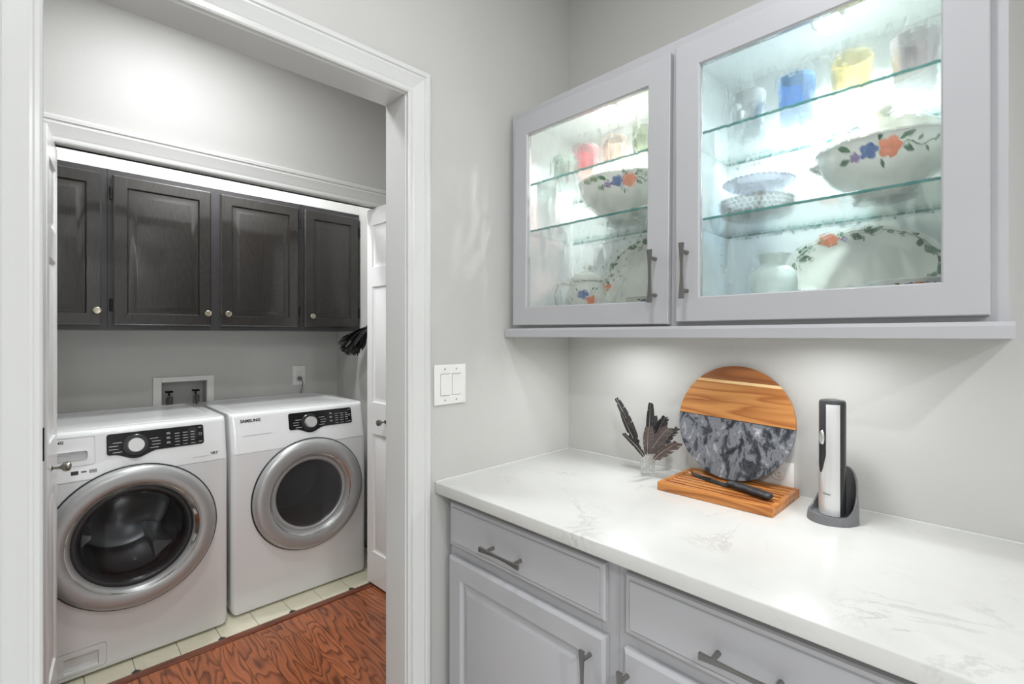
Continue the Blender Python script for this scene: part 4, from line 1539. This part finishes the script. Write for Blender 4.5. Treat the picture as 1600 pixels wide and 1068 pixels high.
# glass of feathers
gx, gy = .4130, -.1120
fg = thing('shot_glass', (gx, gy, CT), 'small clear cut glass tumbler holding feathers on the counter', 'glass')
bm = bm_new()
lathe(bm, [(0, .0), (.0195, .0), (.0205, .002), (.0265, .071), (.0272, .073), (.0258, .073), (.0190, .012), (0, .010)], 12, c=(gx, gy, CT))
obj('glass_body', bm, 'crystal', fg, 20)
bm = bm_new()
for k in range(12):
    a = 2 * PI * (k + .5) / 12
    tube(bm, [(gx + .0202 * math.cos(a), gy + .0202 * math.sin(a), CT + .005), (gx + .0232 * math.cos(a), gy + .0232 * math.sin(a), CT + .044)], [.0022, .0006], 6)
obj('cut_ribs', bm, 'crystal', fg)

def feather(base, tip, bend, width, mat, seed, tear, label, w_axis):
    rnd = random.Random(seed)
    base, tip = Vector(base), Vector(tip)
    t = thing('feather', tuple(base), label, 'feather', 'feathers in the glass')
    d = tip - base
    L = d.length
    dn = d.normalized()
    wv = Vector(w_axis)
    wv = (wv - dn * wv.dot(dn)).normalized()
    nv = dn.cross(wv)
    pt = lambda f: base + d * f + (wv * bend[0] + nv * bend[1]) * math.sin(PI * f)
    obj('quill', tube(bm_new(), [pt(k / 10) for k in range(11)], [.0013 * (1 - .8 * k / 10) for k in range(11)], 6), 'quill', t)
    bm = bm_new()
    nb = 30
    f0 = .34
    for sgn in (-1, 1):
        prev = None
        shift = 0
        for k in range(nb + 1):
            f = f0 + (1 - f0) * k / nb
            e = (k / nb)
            wdt = 1.35 * width * (math.sin(PI * min(1, .12 + e * .80)) ** .6) * (1.0 if sgn > 0 else .8)
            if k == nb:
                wdt = width * .12
            gap = rnd.random() < tear
            if rnd.random() < tear * .8:
                wdt *= .45 + .4 * rnd.random()
            c = pt(f)
            o = pt(min(1.0, f + .0)) + wv * sgn * wdt + dn * (wdt * .9) - nv * (.25 * wdt) * (1 if sgn > 0 else 1)
            m_ = c * .5 + o * .5 + nv * (.10 * wdt)
            cur = (bm.verts.new(c), bm.verts.new(m_), bm.verts.new(o))
            if prev and not gap:
                bm.faces.new((prev[0], prev[1], cur[1], cur[0]))
                bm.faces.new((prev[1], prev[2], cur[2], cur[1]))
            elif prev:
                bm.faces.new((prev[0], prev[1], cur[1], cur[0]))
                q = bm.verts.new(prev[2] .co * .7 + cur[2].co * .3)
                bm.faces.new((prev[1], prev[2], q, cur[1]))
            prev = cur
    obj('vane', bm, mat, t, 60)
b0 = Vector((gx, gy, CT + .013))
Rv = Vector((.698, .716, 0))       # across the view, for spreading the bunch
Dv = Vector((-.716, .698, 0))
def fp(a, z, dpt=0.0):
    return tuple(Vector((gx, gy, CT)) + Rv * a + Dv * dpt + Vector((0, 0, z)))
def fb(a, dpt=0.0):
    return tuple(b0 + Rv * a + Dv * dpt)
feather(fb(.008, .010), fp(-.088, .236, .060), (.004, .004), .0105, 'feather_dark', 1, .10, 'tallest narrow torn black feather leaning away from the round board', Rv)
feather(fb(.010, -.002), fp(-.088, .200, -.020), (-.003, .004), .0085, 'feather_dark', 2, .14, 'thin torn black feather just below the tallest one', Rv)
feather(fb(.010, -.011), fp(-.092, .143, -.055), (.010, .002), .0075, 'feather_dark', 3, .08, 'short dark feather leaning lowest away from the round board', Rv)
feather(fb(-.004), fp(.012, .228, .01), (.002, .004), .0105, 'feather_dark', 4, .05, 'straight upright grey black feather in the middle of the bunch', Rv)
feather(fb(-.002, -.006), fp(-.008, .158, -.035), (0, .004), .0145, 'feather_brown', 5, .02, 'broad brown grey blunt feather in front of the upright one', Rv)
feather(fb(-.006, .013), fp(.036, .176, .060), (0, .004), .0150, 'feather_dark', 6, .1, 'broad black feather behind the brown ones', Rv)
feather(fb(-.012, .004), fp(.060, .182, .012), (-.004, .003), .0150, 'feather_dark', 7, .12, 'dark feather with pointed tip leaning towards the round board', Rv)
feather(fb(-.010, -.004), fp(.060, .152, -.020), (-.012, .003), .0190, 'feather_brown', 8, .1, 'wide curved brown grey feather leaning towards the round board', Rv)
feather(fb(-.010), fp(.092, .150, -.01), (-.010, .003), .0130, 'feather_dark', 9, .25, 'frayed feather reaching nearest the round board', Rv)
feather(fb(-.008, -.013), fp(.072, .116, -.070), (-.014, .002), .0190, 'feather_brown', 10, .22, 'low frayed brown feather with loose barbs over the glass rim', Rv)

# electric wine opener on its stand
ox, oy = .925, -.128
wo_ = thing('opener_stand', (ox, oy, CT), 'dark grey plastic charging stand with swooping back on the counter', 'stand')
bm = bm_new()
# teardrop footprint, outer wall rising to the back
NS = 48
outer_b, outer_t, inner_t, inner_f = [], [], [], []
fdir = Vector((-.40, -.92, 0)).normalized()      # where the low front of the stand points
sdir = Vector((-fdir.y, fdir.x, 0))
for k in range(NS):
    a = 2 * PI * k / NS
    ca, sa = math.cos(a), math.sin(a)
    rf = .062 if ca > 0 else .050
    p = fdir * (ca * rf) + sdir * (sa * .052)
    f = (1 - ca) / 2                               # 0 at front, 1 at back
    h = .020 + .105 * max(0, (f - .30) / .70) ** 1.5
    outer_b.append(bm.verts.new(Vector((ox, oy, CT)) + p))
    outer_t.append(bm.verts.new(Vector((ox, oy, CT + h)) + p * .955))
    inner_t.append(bm.verts.new(Vector((ox, oy, CT + h - .001)) + p * .88))
    inner_f.append(bm.verts.new(Vector((ox, oy, CT + .014 + (.0 if f < .5 else 0.0))) + p * .80))
for k in range(NS):
    j = (k + 1) % NS
    bm.faces.new((outer_b[k], outer_b[j], outer_t[j], outer_t[k]))
    bm.faces.new((outer_t[k], outer_t[j], inner_t[j], inner_t[k]))
    bm.faces.new((inner_t[k], inner_t[j], inner_f[j], inner_f[k]))
bm.faces.new(outer_b)
bm.faces.new(inner_f[::-1])
obj('stand_body', bm, 'stand_plastic', wo_, 35)
op = thing('wine_opener', (ox, oy, CT + .0145), 'silver and black electric wine opener standing in the grey stand', 'wine opener')
bz = CT + .0145
RB_ = .0265
bcx, bcy = ox + fdir.x * .004, oy + fdir.y * .004
def opener_sector(a0, a1, r, z0, z1, n=20):
    bm = bm_new()
    A, B = [], []
    for k in range(n + 1):
        a = a0 + (a1 - a0) * k / n
        zt = z1(a) if callable(z1) else z1
        A.append(bm.verts.new((bcx + r * math.cos(a), bcy + r * math.sin(a), z0(a) if callable(z0) else z0)))
        B.append(bm.verts.new((bcx + r * math.cos(a), bcy + r * math.sin(a), zt)))
    for k in range(n):
        bm.faces.new((A[k], A[k + 1], B[k + 1], B[k]))
    return bm
zt = bz + .268
bm = lathe(bm_new(), [(0, 0), (.023, 0), (.0273, .004), (.0276, .03), (.0280, .268), (.0265, .2735), (.0210, .276), (0, .277)], 40, c=(bcx, bcy, bz))
obj('body', bm, 'dark_plastic', op, 40)
cam_a = math.atan2(-1.5104 - bcy, 1.2234 - bcx)      # direction the silver shell faces is about towards the room
# silver shell in front
va = cam_a - .10
shell0, shell1 = va - .36, va + .66
bm = opener_sector(shell0, shell1, .0289, bz + .001, zt - .002, 24)
obj('silver_shell', bm, 'brushed_silver', op, 60)
bm = opener_sector(shell0 - .95, shell0, .0289, bz + .001, lambda a: bz + .145 - .045 * math.sin(PI * min(1, max(0, (a - shell0 + .95) / .95))) , 20)
obj('silver_wrap', bm, 'brushed_silver', op, 60)
bm = lathe(bm_new(), [(0, .2795), (.012, .2790), (.020, .2768), (.0215, .2758)], 30, c=(bcx, bcy, bz))
obj('top_cap', bm, 'chrome', op, 40)
ba = shell0 - .38
bc_ = Vector((bcx + .0282 * math.cos(ba), bcy + .0282 * math.sin(ba), bz + .185))
bm = bm_new()
nn = Vector((math.cos(ba), math.sin(ba), 0))
ss = Vector((-math.sin(ba), math.cos(ba), 0))
A = [bm.verts.new(bc_ + ss * (.0075 * math.cos(2 * PI * k / 24)) + Vector((0, 0, .018 * math.sin(2 * PI * k / 24)))) for k in range(24)]
B = [bm.verts.new(bc_ + nn * .0035 + ss * (.0055 * math.cos(2 * PI * k / 24)) + Vector((0, 0, .0155 * math.sin(2 * PI * k / 24)))) for k in range(24)]
for k in range(24):
    bm.faces.new((A[k], A[(k + 1) % 24], B[(k + 1) % 24], B[k]))
bm.faces.new(B)
obj('button', bm, 'chrome', op, 40)
la = shell0 - .25
def wrap(u, v, w_):
    a = la + u / .0292
    return Vector((bcx + (.0292 + w_) * math.cos(a), bcy + (.0292 + w_) * math.sin(a), bz + .050 + v))
obj('brand_lettering', text_bm('Oster', .0075, wrap, .0002), 'print_dark', op, 0)

# ------------------------------------------------------------------ china and glass in the cabinet
def rad_at(prof, z):
    best = 0
    for (r0, z0), (r1, z1) in zip(prof, prof[1:]):
        if min(z0, z1) <= z <= max(z0, z1) and abs(z1 - z0) > 1e-7:
            r = r0 + (r1 - r0) * (z - z0) / (z1 - z0)
            best = max(best, r)
    return best

def surf_map(prof, c, th0, z0, sx=1, sy=1, off=.0006):
    def f(a, b_):
        z = z0 + b_
        zs = [q[1] for q in prof]
        z = min(max(z, min(zs) + .0005), max(zs) - .0005)
        r = rad_at(prof, z) + off
        rr = max(.02, rad_at(prof, z0)) * math.sqrt((sx * math.sin(th0)) ** 2 + (sy * math.cos(th0)) ** 2)
        th = th0 + a / rr
        return Vector((c[0] + r * math.cos(th) * sx, c[1] + r * math.sin(th) * sy, c[2] + z))
    return f

def fan(bm, f, pts, subdiv=3):
    """small painted patch; polygon subdivided towards its centre so that it follows the surface"""
    cu = sum(p[0] for p in pts) / len(pts)
    cv = sum(p[1] for p in pts) / len(pts)
    rings = []
    for s in range(subdiv):
        k = 1 - s / subdiv
        rings.append([bm.verts.new(f(cu + (u - cu) * k, cv + (v - cv) * k)) for u, v in pts])
    n = len(pts)
    for a, b_ in zip(rings, rings[1:]):
        for k in range(n):
            bm.faces.new((a[k], a[(k + 1) % n], b_[(k + 1) % n], b_[k]))
    bm.faces.new(rings[-1])

def blob(cu, cv, ru, rv, ang=0, n=10, wob=0.0, rnd=None):
    o = []
    for k in range(n):
        a = 2 * PI * k / n
        w_ = 1 + (rnd.uniform(-wob, wob) if rnd else 0)
        x, y_ = ru * math.cos(a) * w_, rv * math.sin(a) * w_
        o.append((cu + x * math.cos(ang) - y_ * math.sin(ang), cv + x * math.sin(ang) + y_ * math.cos(ang)))
    return o

def flower(bm, f, cu, cv, s, rnd, petals=5):
    for k in range(petals):
        a = 2 * PI * k / petals + rnd.uniform(-.2, .2)
        fan(bm, f, blob(cu + s * .52 * math.cos(a), cv + s * .52 * math.sin(a), s * .52, s * .44, a, 10, .08, rnd))

def leaf(bm, f, cu, cv, L, ang, wd=.38):
    pts = []
    for k in range(7):
        e = k / 6
        pts.append((e * L, wd * L * .5 * math.sin(PI * e)))
    for k in range(5, 0, -1):
        e = k / 6
        pts.append((e * L, -wd * L * .5 * math.sin(PI * e)))
    fan(bm, f, [(cu + u * math.cos(ang) - v * math.sin(ang), cv + u * math.sin(ang) + v * math.cos(ang)) for u, v in pts], 2)

def stem(bm, f, pts, wd=.0012):
    prev = None
    for k, (u, v) in enumerate(pts):
        u2, v2 = pts[min(k + 1, len(pts) - 1)]
        u1, v1 = pts[max(k - 1, 0)]
        d = math.hypot(u2 - u1, v2 - v1) or 1
        nx, ny = -(v2 - v1) / d * wd / 2, (u2 - u1) / d * wd / 2
        cur = (bm.verts.new(f(u + nx, v + ny)), bm.verts.new(f(u - nx, v - ny)))
        if prev:
            bm.faces.new((prev[0], prev[1], cur[1], cur[0]))
        prev = cur

def decor(parent, parts):
    """parts: list of (name, mat, bm)"""
    for nm, mt, bm in parts:
        obj(nm, bm, mt, parent, 0)

def bouquet(parent, f, s, seed, flip=1, extra=True):
    rnd = random.Random(seed)
    o, b_, p, g = bm_new(), bm_new(), bm_new(), bm_new()
    flower(o, f, flip * .9 * s, 0, s, rnd)
    flower(b_, f, -flip * .75 * s, -.05 * s, s * .82, rnd)
    flower(p, f, -flip * 1.95 * s, -.35 * s, s * .5, rnd)
    for a, L, u, v in ((2.6, 1.5, -2.2, .3), (3.4, 1.3, -2.4, -.4), (.5, 1.4, 1.6, .5), (-.4, 1.1, 1.9, -.2), (1.4, .9, .1, .7), (-1.3, .9, .2, -.9)):
        leaf(g, f, flip * u * s, v * s, L * s, a if flip > 0 else PI - a)
    if extra:
        stem(g, f, [(flip * (1.9 + .35 * k) * s, .25 * s * math.sin(k * 1.1)) for k in range(9)], s * .12)
        for k in range(4):
            leaf(g, f, flip * (2.3 + .75 * k) * s, (.25 * math.sin(k * 2.3)) * s, .7 * s, (.9 if k % 2 else -.9) if flip > 0 else PI - (.9 if k % 2 else -.9))
    decor(parent, [('painted_poppy', 'glaze_orange', o), ('painted_blue_flower', 'glaze_blue', b_), ('painted_violet', 'glaze_purple', p), ('painted_leaves', 'glaze_green', g)])

VIEW = lambda x, y: math.atan2(-1.5104 - y, 1.2234 - x)

# tumblers: faceted, heavy base
def tumbler(x, y, z, r, h, mat, label, group):
    t = thing('tumbler', (x, y, z), label, 'glass', group)
    bm = lathe(bm_new(), [(0, 0), (r * .80, 0), (r * .84, .003), (r, h), (r * .94, h), (r * .80, .016), (0, .014)], 10, c=(x, y, z), rot=.3)
    obj('glass_wall', bm, mat, t, 15)
    bm = bm_new()
    for k in range(0, 10, 2):
        a0, a1 = .3 + 2 * PI * (k + .08) / 10, .3 + 2 * PI * (k + .92) / 10
        for zz0, zz1 in ((.018, h * .985),):
            q = []
            for a, zz in ((a0, zz0), (a1, zz0), (a1, zz1), (a0, zz1)):
                rr = (r * .84 + (r - r * .84) * zz / h) * .955
                q.append(bm.verts.new((x + rr * math.cos(a), y + rr * math.sin(a), z + zz)))
            bm.faces.new(q)
    obj('frosted_panels', bm, 'tumbler_clear', t, 0)
    return t
gz = ZR2 + .0002
gl_ = 'tumblers on the top glass shelves'
tumbler(.7440, -.170, gz, .0415, .115, 'tumbler_clear', 'clear grey faceted tumbler on the top shelf beside the blue one', gl_)
tumbler(.8560, -.170, gz, .0415, .115, 'tumbler_blue', 'blue faceted tumbler on the top glass shelf', gl_)
tumbler(.9690, -.170, gz, .0425, .120, 'tumbler_yellow', 'yellow faceted tumbler on the top glass shelf', gl_)
tumbler(1.0830, -.170, gz, .0425, .120, 'tumbler_rose', 'pale rose tumbler on the top shelf beyond the yellow one', gl_)
gz = ZL2 + .0002
tumbler(.120, -.175, gz, .0400, .112, 'tumbler_green', 'pale green faceted tumbler on the top shelf nearest the doorway wall', gl_)
tumbler(.232, -.185, gz, .0400, .112, 'tumbler_red', 'red faceted tumbler on the top glass shelf', gl_)
tumbler(.338, -.185, gz, .0400, .112, 'tumbler_peach', 'pale peach tumbler on the top shelf next to the red one', gl_)
tumbler(.444, -.185, gz, .0400, .112, 'tumbler_lime', 'pale lime tumbler on the top shelf beyond the peach one', gl_)

# footed bowl
cb = (.3450, -.158, ZL1 + .0002)
bw = thing('footed_bowl', cb, 'white porcelain footed bowl painted with an orange poppy on the middle shelf', 'bowl')
bprof = [(0, 0), (.062, 0), (.066, .003), (.058, .010), (.046, .014), (.050, .022), (.085, .040), (.118, .066), (.138, .098), (.146, .132), (.149, .136), (.143, .136), (.132, .100), (.110, .068), (.070, .042), (0, .030)]
obj('bowl_body', lathe(bm_new(), bprof, 56, 1.0, .82, cb), 'porcelain', bw, 50)
f = surf_map(bprof[:10], cb, VIEW(cb[0], cb[1]) - .06, .106, 1.0, .82)
bouquet(bw, f, .0215, 11, 1)
g = bm_new()
for k in range(12):
    leaf(g, f, -.095 + .005 * k - .05, .012 + .004 * math.sin(k), .022, .6 + .3 * math.sin(k * 2))
decor(bw, [('painted_vine', 'glaze_olive', g)])

# teapot
ct_ = (.2330, -.190, IZ0 + .0002)
tp = thing('teapot', ct_, 'white porcelain teapot with painted flowers on the cabinet floor', 'teapot')
tprof = [(0, 0), (.040, 0), (.043, .004), (.052, .020), (.060, .050), (.062, .080), (.060, .110), (.057, .138), (.060, .144), (.056, .147), (0, .147)]
obj('body', lathe(bm_new(), tprof, 44, c=ct_), 'porcelain', tp, 50)
lid = obj('lid', lathe(bm_new(), [(.056, .147), (.054, .152), (.040, .163), (.020, .172), (.009, .175), (.008, .180), (.014, .187), (.012, .195), (0, .198)], 36, c=ct_), 'porcelain', tp, 50)
L_ = Vector((-.80, -.20, 0)).normalized()
c0 = Vector(ct_)
bm = tube(bm_new(), [c0 + L_ * .055 + Vector((0, 0, .128)), c0 + L_ * .082 + Vector((0, 0, .142)), c0 + L_ * .108 + Vector((0, 0, .134)), c0 + L_ * .120 + Vector((0, 0, .108)), c0 + L_ * .112 + Vector((0, 0, .072)), c0 + L_ * .088 + Vector((0, 0, .046)), c0 + L_ * .050 + Vector((0, 0, .034))], [.006, .0055, .0055, .0055, .0055, .0055, .006], 12)
obj('handle', bm, 'porcelain', tp, 60)
bm = tube(bm_new(), [c0 - L_ * .045 + Vector((0, 0, .045)), c0 - L_ * .070 + Vector((0, 0, .062)), c0 - L_ * .088 + Vector((0, 0, .095)), c0 - L_ * .104 + Vector((0, 0, .128)), c0 - L_ * .126 + Vector((0, 0, .150))], [.024, .021, .016, .013, .012], 14)
obj('spout', bm, 'porcelain', tp, 60)
f = surf_map(tprof[:9], ct_, VIEW(ct_[0], ct_[1]), .083)
rnd = random.Random(5)
o, b_, g = bm_new(), bm_new(), bm_new()
flower(o, f, .014, -.012, .019, rnd)
flower(b_, f, -.013, .010, .017, rnd)
leaf(g, f, .026, .022, .018, .7)
leaf(g, f, .022, .012, .010, 1.2)
leaf(g, f, -.034, .022, .012, 2.3)
for k in range(14):
    leaf(g, f, -.055 + k * .0085, .053 + .0012 * math.sin(k * 2), .009, .3 * math.sin(k * 1.7))
decor(tp, [('painted_poppy', 'glaze_orange', o), ('painted_blue_flower', 'glaze_blue', b_), ('painted_leaves', 'glaze_green', g)])

# small lidded dishes whose tops show above the door rail
def dish(x, y, r, h, label, seed):
    c = (x, y, IZ0 + .0002)
    t = thing('covered_dish', c, label, 'dish', 'low dishes on the cabinet floor')
    prof = [(0, 0), (r * .6, 0), (r * .62, .004), (r * .85, h * .35), (r, h * .8), (r * 1.02, h * .9)]
    obj('dish_body', lathe(bm_new(), prof + [(r * .97, h * .9), (r * .5, h * .3), (0, h * .25)], 44, c=c), 'porcelain', t, 50)
    obj('rim', lathe(bm_new(), [(r * 1.02, h * .9), (r * 1.05, h), (r * 1.0, h * 1.02), (r * .97, h * .9)], 44, c=c), 'porcelain', t, 50)
    fm = surf_map(prof, c, VIEW(x, y), h * .80)
    bouquet(t, fm, r * .13, seed, 1)
dish(.470, -.215, .060, .072, 'low white flowered dish beside the teapot', 3)
dish(1.085, -.205, .075, .072, 'low white flowered dish in front of the oval platter', 4)

# standing platters
def platter(cx_, yb, yt, zb, hw, hh, label, seed, flowers):
    hgt = 2 * hh
    le = math.asin((yt - yb) / hgt)
    t = thing('oval_platter', (cx_, yb, zb), label, 'platter', None)
    def mp(u, v, w_):
        h = v + hh
        return Vector((cx_ + u, yb + h * math.sin(le) - w_ * math.cos(le), zb + h * math.cos(le) + w_ * math.sin(le)))
    prof = [(0, .004), (.60, .004), (.70, .006), (.78, .012), (.97, .019), (1.0, .019), (1.0, .016), (.80, .006), (.70, .0005), (0, .0)]
    bm = bm_new()
    n = 64
    rings = []
    for r, w_ in prof:
        if r == 0:
            rings.append([bm.verts.new(mp(0, 0, w_))])
        else:
            rings.append([bm.verts.new(mp(hw * r * math.cos(2 * PI * k / n), hh * r * math.sin(2 * PI * k / n), w_)) for k in range(n)])
    for a, b2 in zip(rings, rings[1:]):
        for k in range(n):
            j = (k + 1) % n
            if len(a) == 1:
                bm.faces.new((a[0], b2[j], b2[k]))
            elif len(b2) == 1:
                bm.faces.new((a[k], a[j], b2[0]))
            else:
                bm.faces.new((a[k], a[j], b2[j], b2[k]))
    obj('platter_body', bm, 'porcelain', t, 40)
    def rim(a, b2):        # a = angle, b2 = radial fraction
        w_ = .012 + (.019 - .012) * (b2 - .78) / .19 if b2 > .78 else .004 + (.008) * max(0, (b2 - .70)) / .08
        return mp(hw * b2 * math.cos(a), hh * b2 * math.sin(a), w_ + .0009)
    def local(a0, r0):
        s = math.hypot(hw * math.sin(a0), hh * math.cos(a0)) * r0
        rr = math.hypot(hw * math.cos(a0), hh * math.sin(a0))
        return lambda u, v: rim(a0 - u / s, min(.99, r0 + v / rr))
    rnd = random.Random(seed)
    o, g, p = bm_new(), bm_new(), bm_new()
    for a0, s in flowers:
        fm = local(a0, .87)
        flower(o, fm, 0, 0, s, rnd, 6)
    for k in range(26):
        a0 = PI * 1.18 - k * (PI * 1.36 / 25)
        if any(abs(a0 - q[0]) < .10 for q in flowers):
            continue
        fm = local(a0, .90)
        leaf(g, fm, -.008, rnd.uniform(-.006, .003), rnd.choice((.016, .024, .034)), rnd.uniform(-.7, .7), .55)
        stem(g, fm, [(-.014, .001), (0, .003), (.014, .001)], .0014)
    for a0, s in flowers:
        fm = local(a0 - .22, .80)
        flower(p, fm, 0, 0, s * .35, rnd, 4)
    decor(t, [('painted_poppy', 'glaze_orange', o), ('painted_vine', 'glaze_green', g), ('painted_violet', 'glaze_purple', p)])
    return t
platter(.965, -.098, -.030, IZ0 + .0005, .165, .117, 'large white oval platter with leafy rim standing behind the milk glass vase', 21, [(2.05, .021)])
platter(.400, -.105, -.030, IZ0 + .0005, .172, .152, 'large white platter with leafy rim standing behind the teapot', 22, [(3.35, .016)])

# milk glass vase
cj = (.808, -.185, IZ0 + .0002)
mv = thing('milk_glass_vase', cj, 'squat pale milk glass vase with flared neck on the cabinet floor', 'vase')
obj('vase_body', lathe(bm_new(), [(0, 0), (.040, 0), (.046, .010), (.053, .060), (.054, .095), (.050, .118), (.040, .130), (.030, .134), (.028, .140)], 44, c=cj), 'milk_glass', mv, 50)
obj('flared_neck', lathe(bm_new(), [(.028, .140), (.030, .146), (.040, .160), (.042, .162), (.038, .160), (.027, .146)], 40, c=cj), 'milk_glass', mv, 50)

# hobnail dish with footed glass plate
ch = (.775, -.205, ZR1 + .0002)
hb = thing('hobnail_dish', ch, 'low clear hobnail glass dish on the middle shelf', 'dish')
hprof = [(0, 0), (.066, 0), (.076, .006), (.082, .022), (.084, .042), (.081, .044), (.078, .024), (.070, .010), (0, .008)]
obj('dish_body', lathe(bm_new(), hprof, 48, c=ch), 'crystal', hb, 50)
bm = bm_new()
for row_ in range(4):
    zz = .008 + row_ * .010
    rr = rad_at(hprof[:5], zz)
    for k in range(40):
        a = 2 * PI * (k + .5 * (row_ % 2)) / 40
        bmesh.ops.create_icosphere(bm, subdivisions=1, radius=.0046, matrix=Matrix.Translation((ch[0] + rr * math.cos(a), ch[1] + rr * math.sin(a), ch[2] + zz)))
hn = obj('hobnails', bm, 'crystal', hb, 60)
fpz = (ch[0] + .004, ch[1] + .0, ch[2] + .0082)
fpl = thing('footed_plate', fpz, 'lilac glass footed plate standing in the hobnail dish', 'plate')
obj('foot', lathe(bm_new(), [(0, 0), (.030, 0), (.024, .006), (.011, .020), (.008, .040), (.012, .054), (.020, .058), (0, .060)], 36, c=fpz), 'crystal', fpl, 50)
obj('plate', lathe(bm_new(), [(0, .0602), (.050, .0602), (.070, .068), (.081, .078), (.082, .080), (.078, .079), (.068, .071), (.048, .0635), (0, .0635)], 48, c=fpz), 'lilac_glass', fpl, 50)
bm = bm_new()
for k in range(40):
    a = 2 * PI * k / 40
    bmesh.ops.create_icosphere(bm, subdivisions=1, radius=.0028, matrix=Matrix.Translation((fpz[0] + .0815 * math.cos(a), fpz[1] + .0815 * math.sin(a), fpz[2] + .0795)))
obj('beaded_rim', bm, 'lilac_glass', fpl, 60)

# tureen
cu_ = (1.028, -.170, ZR1 + .0002)
tu = thing('soup_tureen', cu_, 'white oval soup tureen with domed lid and painted poppies on the middle shelf', 'tureen')
uprof = [(0, 0), (.058, 0), (.060, .005), (.050, .012), (.062, .024), (.094, .044), (.114, .070), (.122, .096), (.124, .112), (.128, .116)]
obj('bowl', lathe(bm_new(), uprof + [(.120, .116), (.110, .080), (.06, .04), (0, .03)], 60, 1.0, .80, cu_), 'porcelain', tu, 50)
lprof = [(.129, .1165), (.130, .121), (.122, .125), (.118, .130), (.108, .142), (.085, .158), (.055, .170), (.025, .176), (.012, .179), (.010, .185), (.018, .192), (.020, .199), (.012, .206), (0, .208)]
lid = obj('lid', lathe(bm_new(), lprof, 60, 1.0, .80, cu_), 'porcelain', tu, 50)
for s_ in (-1, 1):
    c1 = Vector(cu_) + Vector((s_ * .112, 0, .094))
    bm = tube(bm_new(), [c1 + Vector((0, -.026, 0)), c1 + Vector((s_ * .020, -.024, .005)), c1 + Vector((s_ * .028, 0, .008)), c1 + Vector((s_ * .020, .024, .005)), c1 + Vector((0, .026, 0))], [.007, .0065, .006, .0065, .007], 10)
    obj('side_handle', bm, 'porcelain', tu, 60)
f = surf_map(uprof, cu_, VIEW(cu_[0], cu_[1]) - .10, .088, 1.0, .80)
bouquet(tu, f, .0215, 9, 1)
f2 = surf_map(lprof[3:8], cu_, VIEW(cu_[0], cu_[1]) - .85, .148, 1.0, .80)
rnd = random.Random(8)
o, b_ = bm_new(), bm_new()
flower(o, f2, 0, 0, .014, rnd)
flower(b_, f2, .024, .003, .010, rnd)
decor(tu, [('painted_poppy', 'glaze_orange', o), ('painted_blue_flower', 'glaze_blue', b_)])
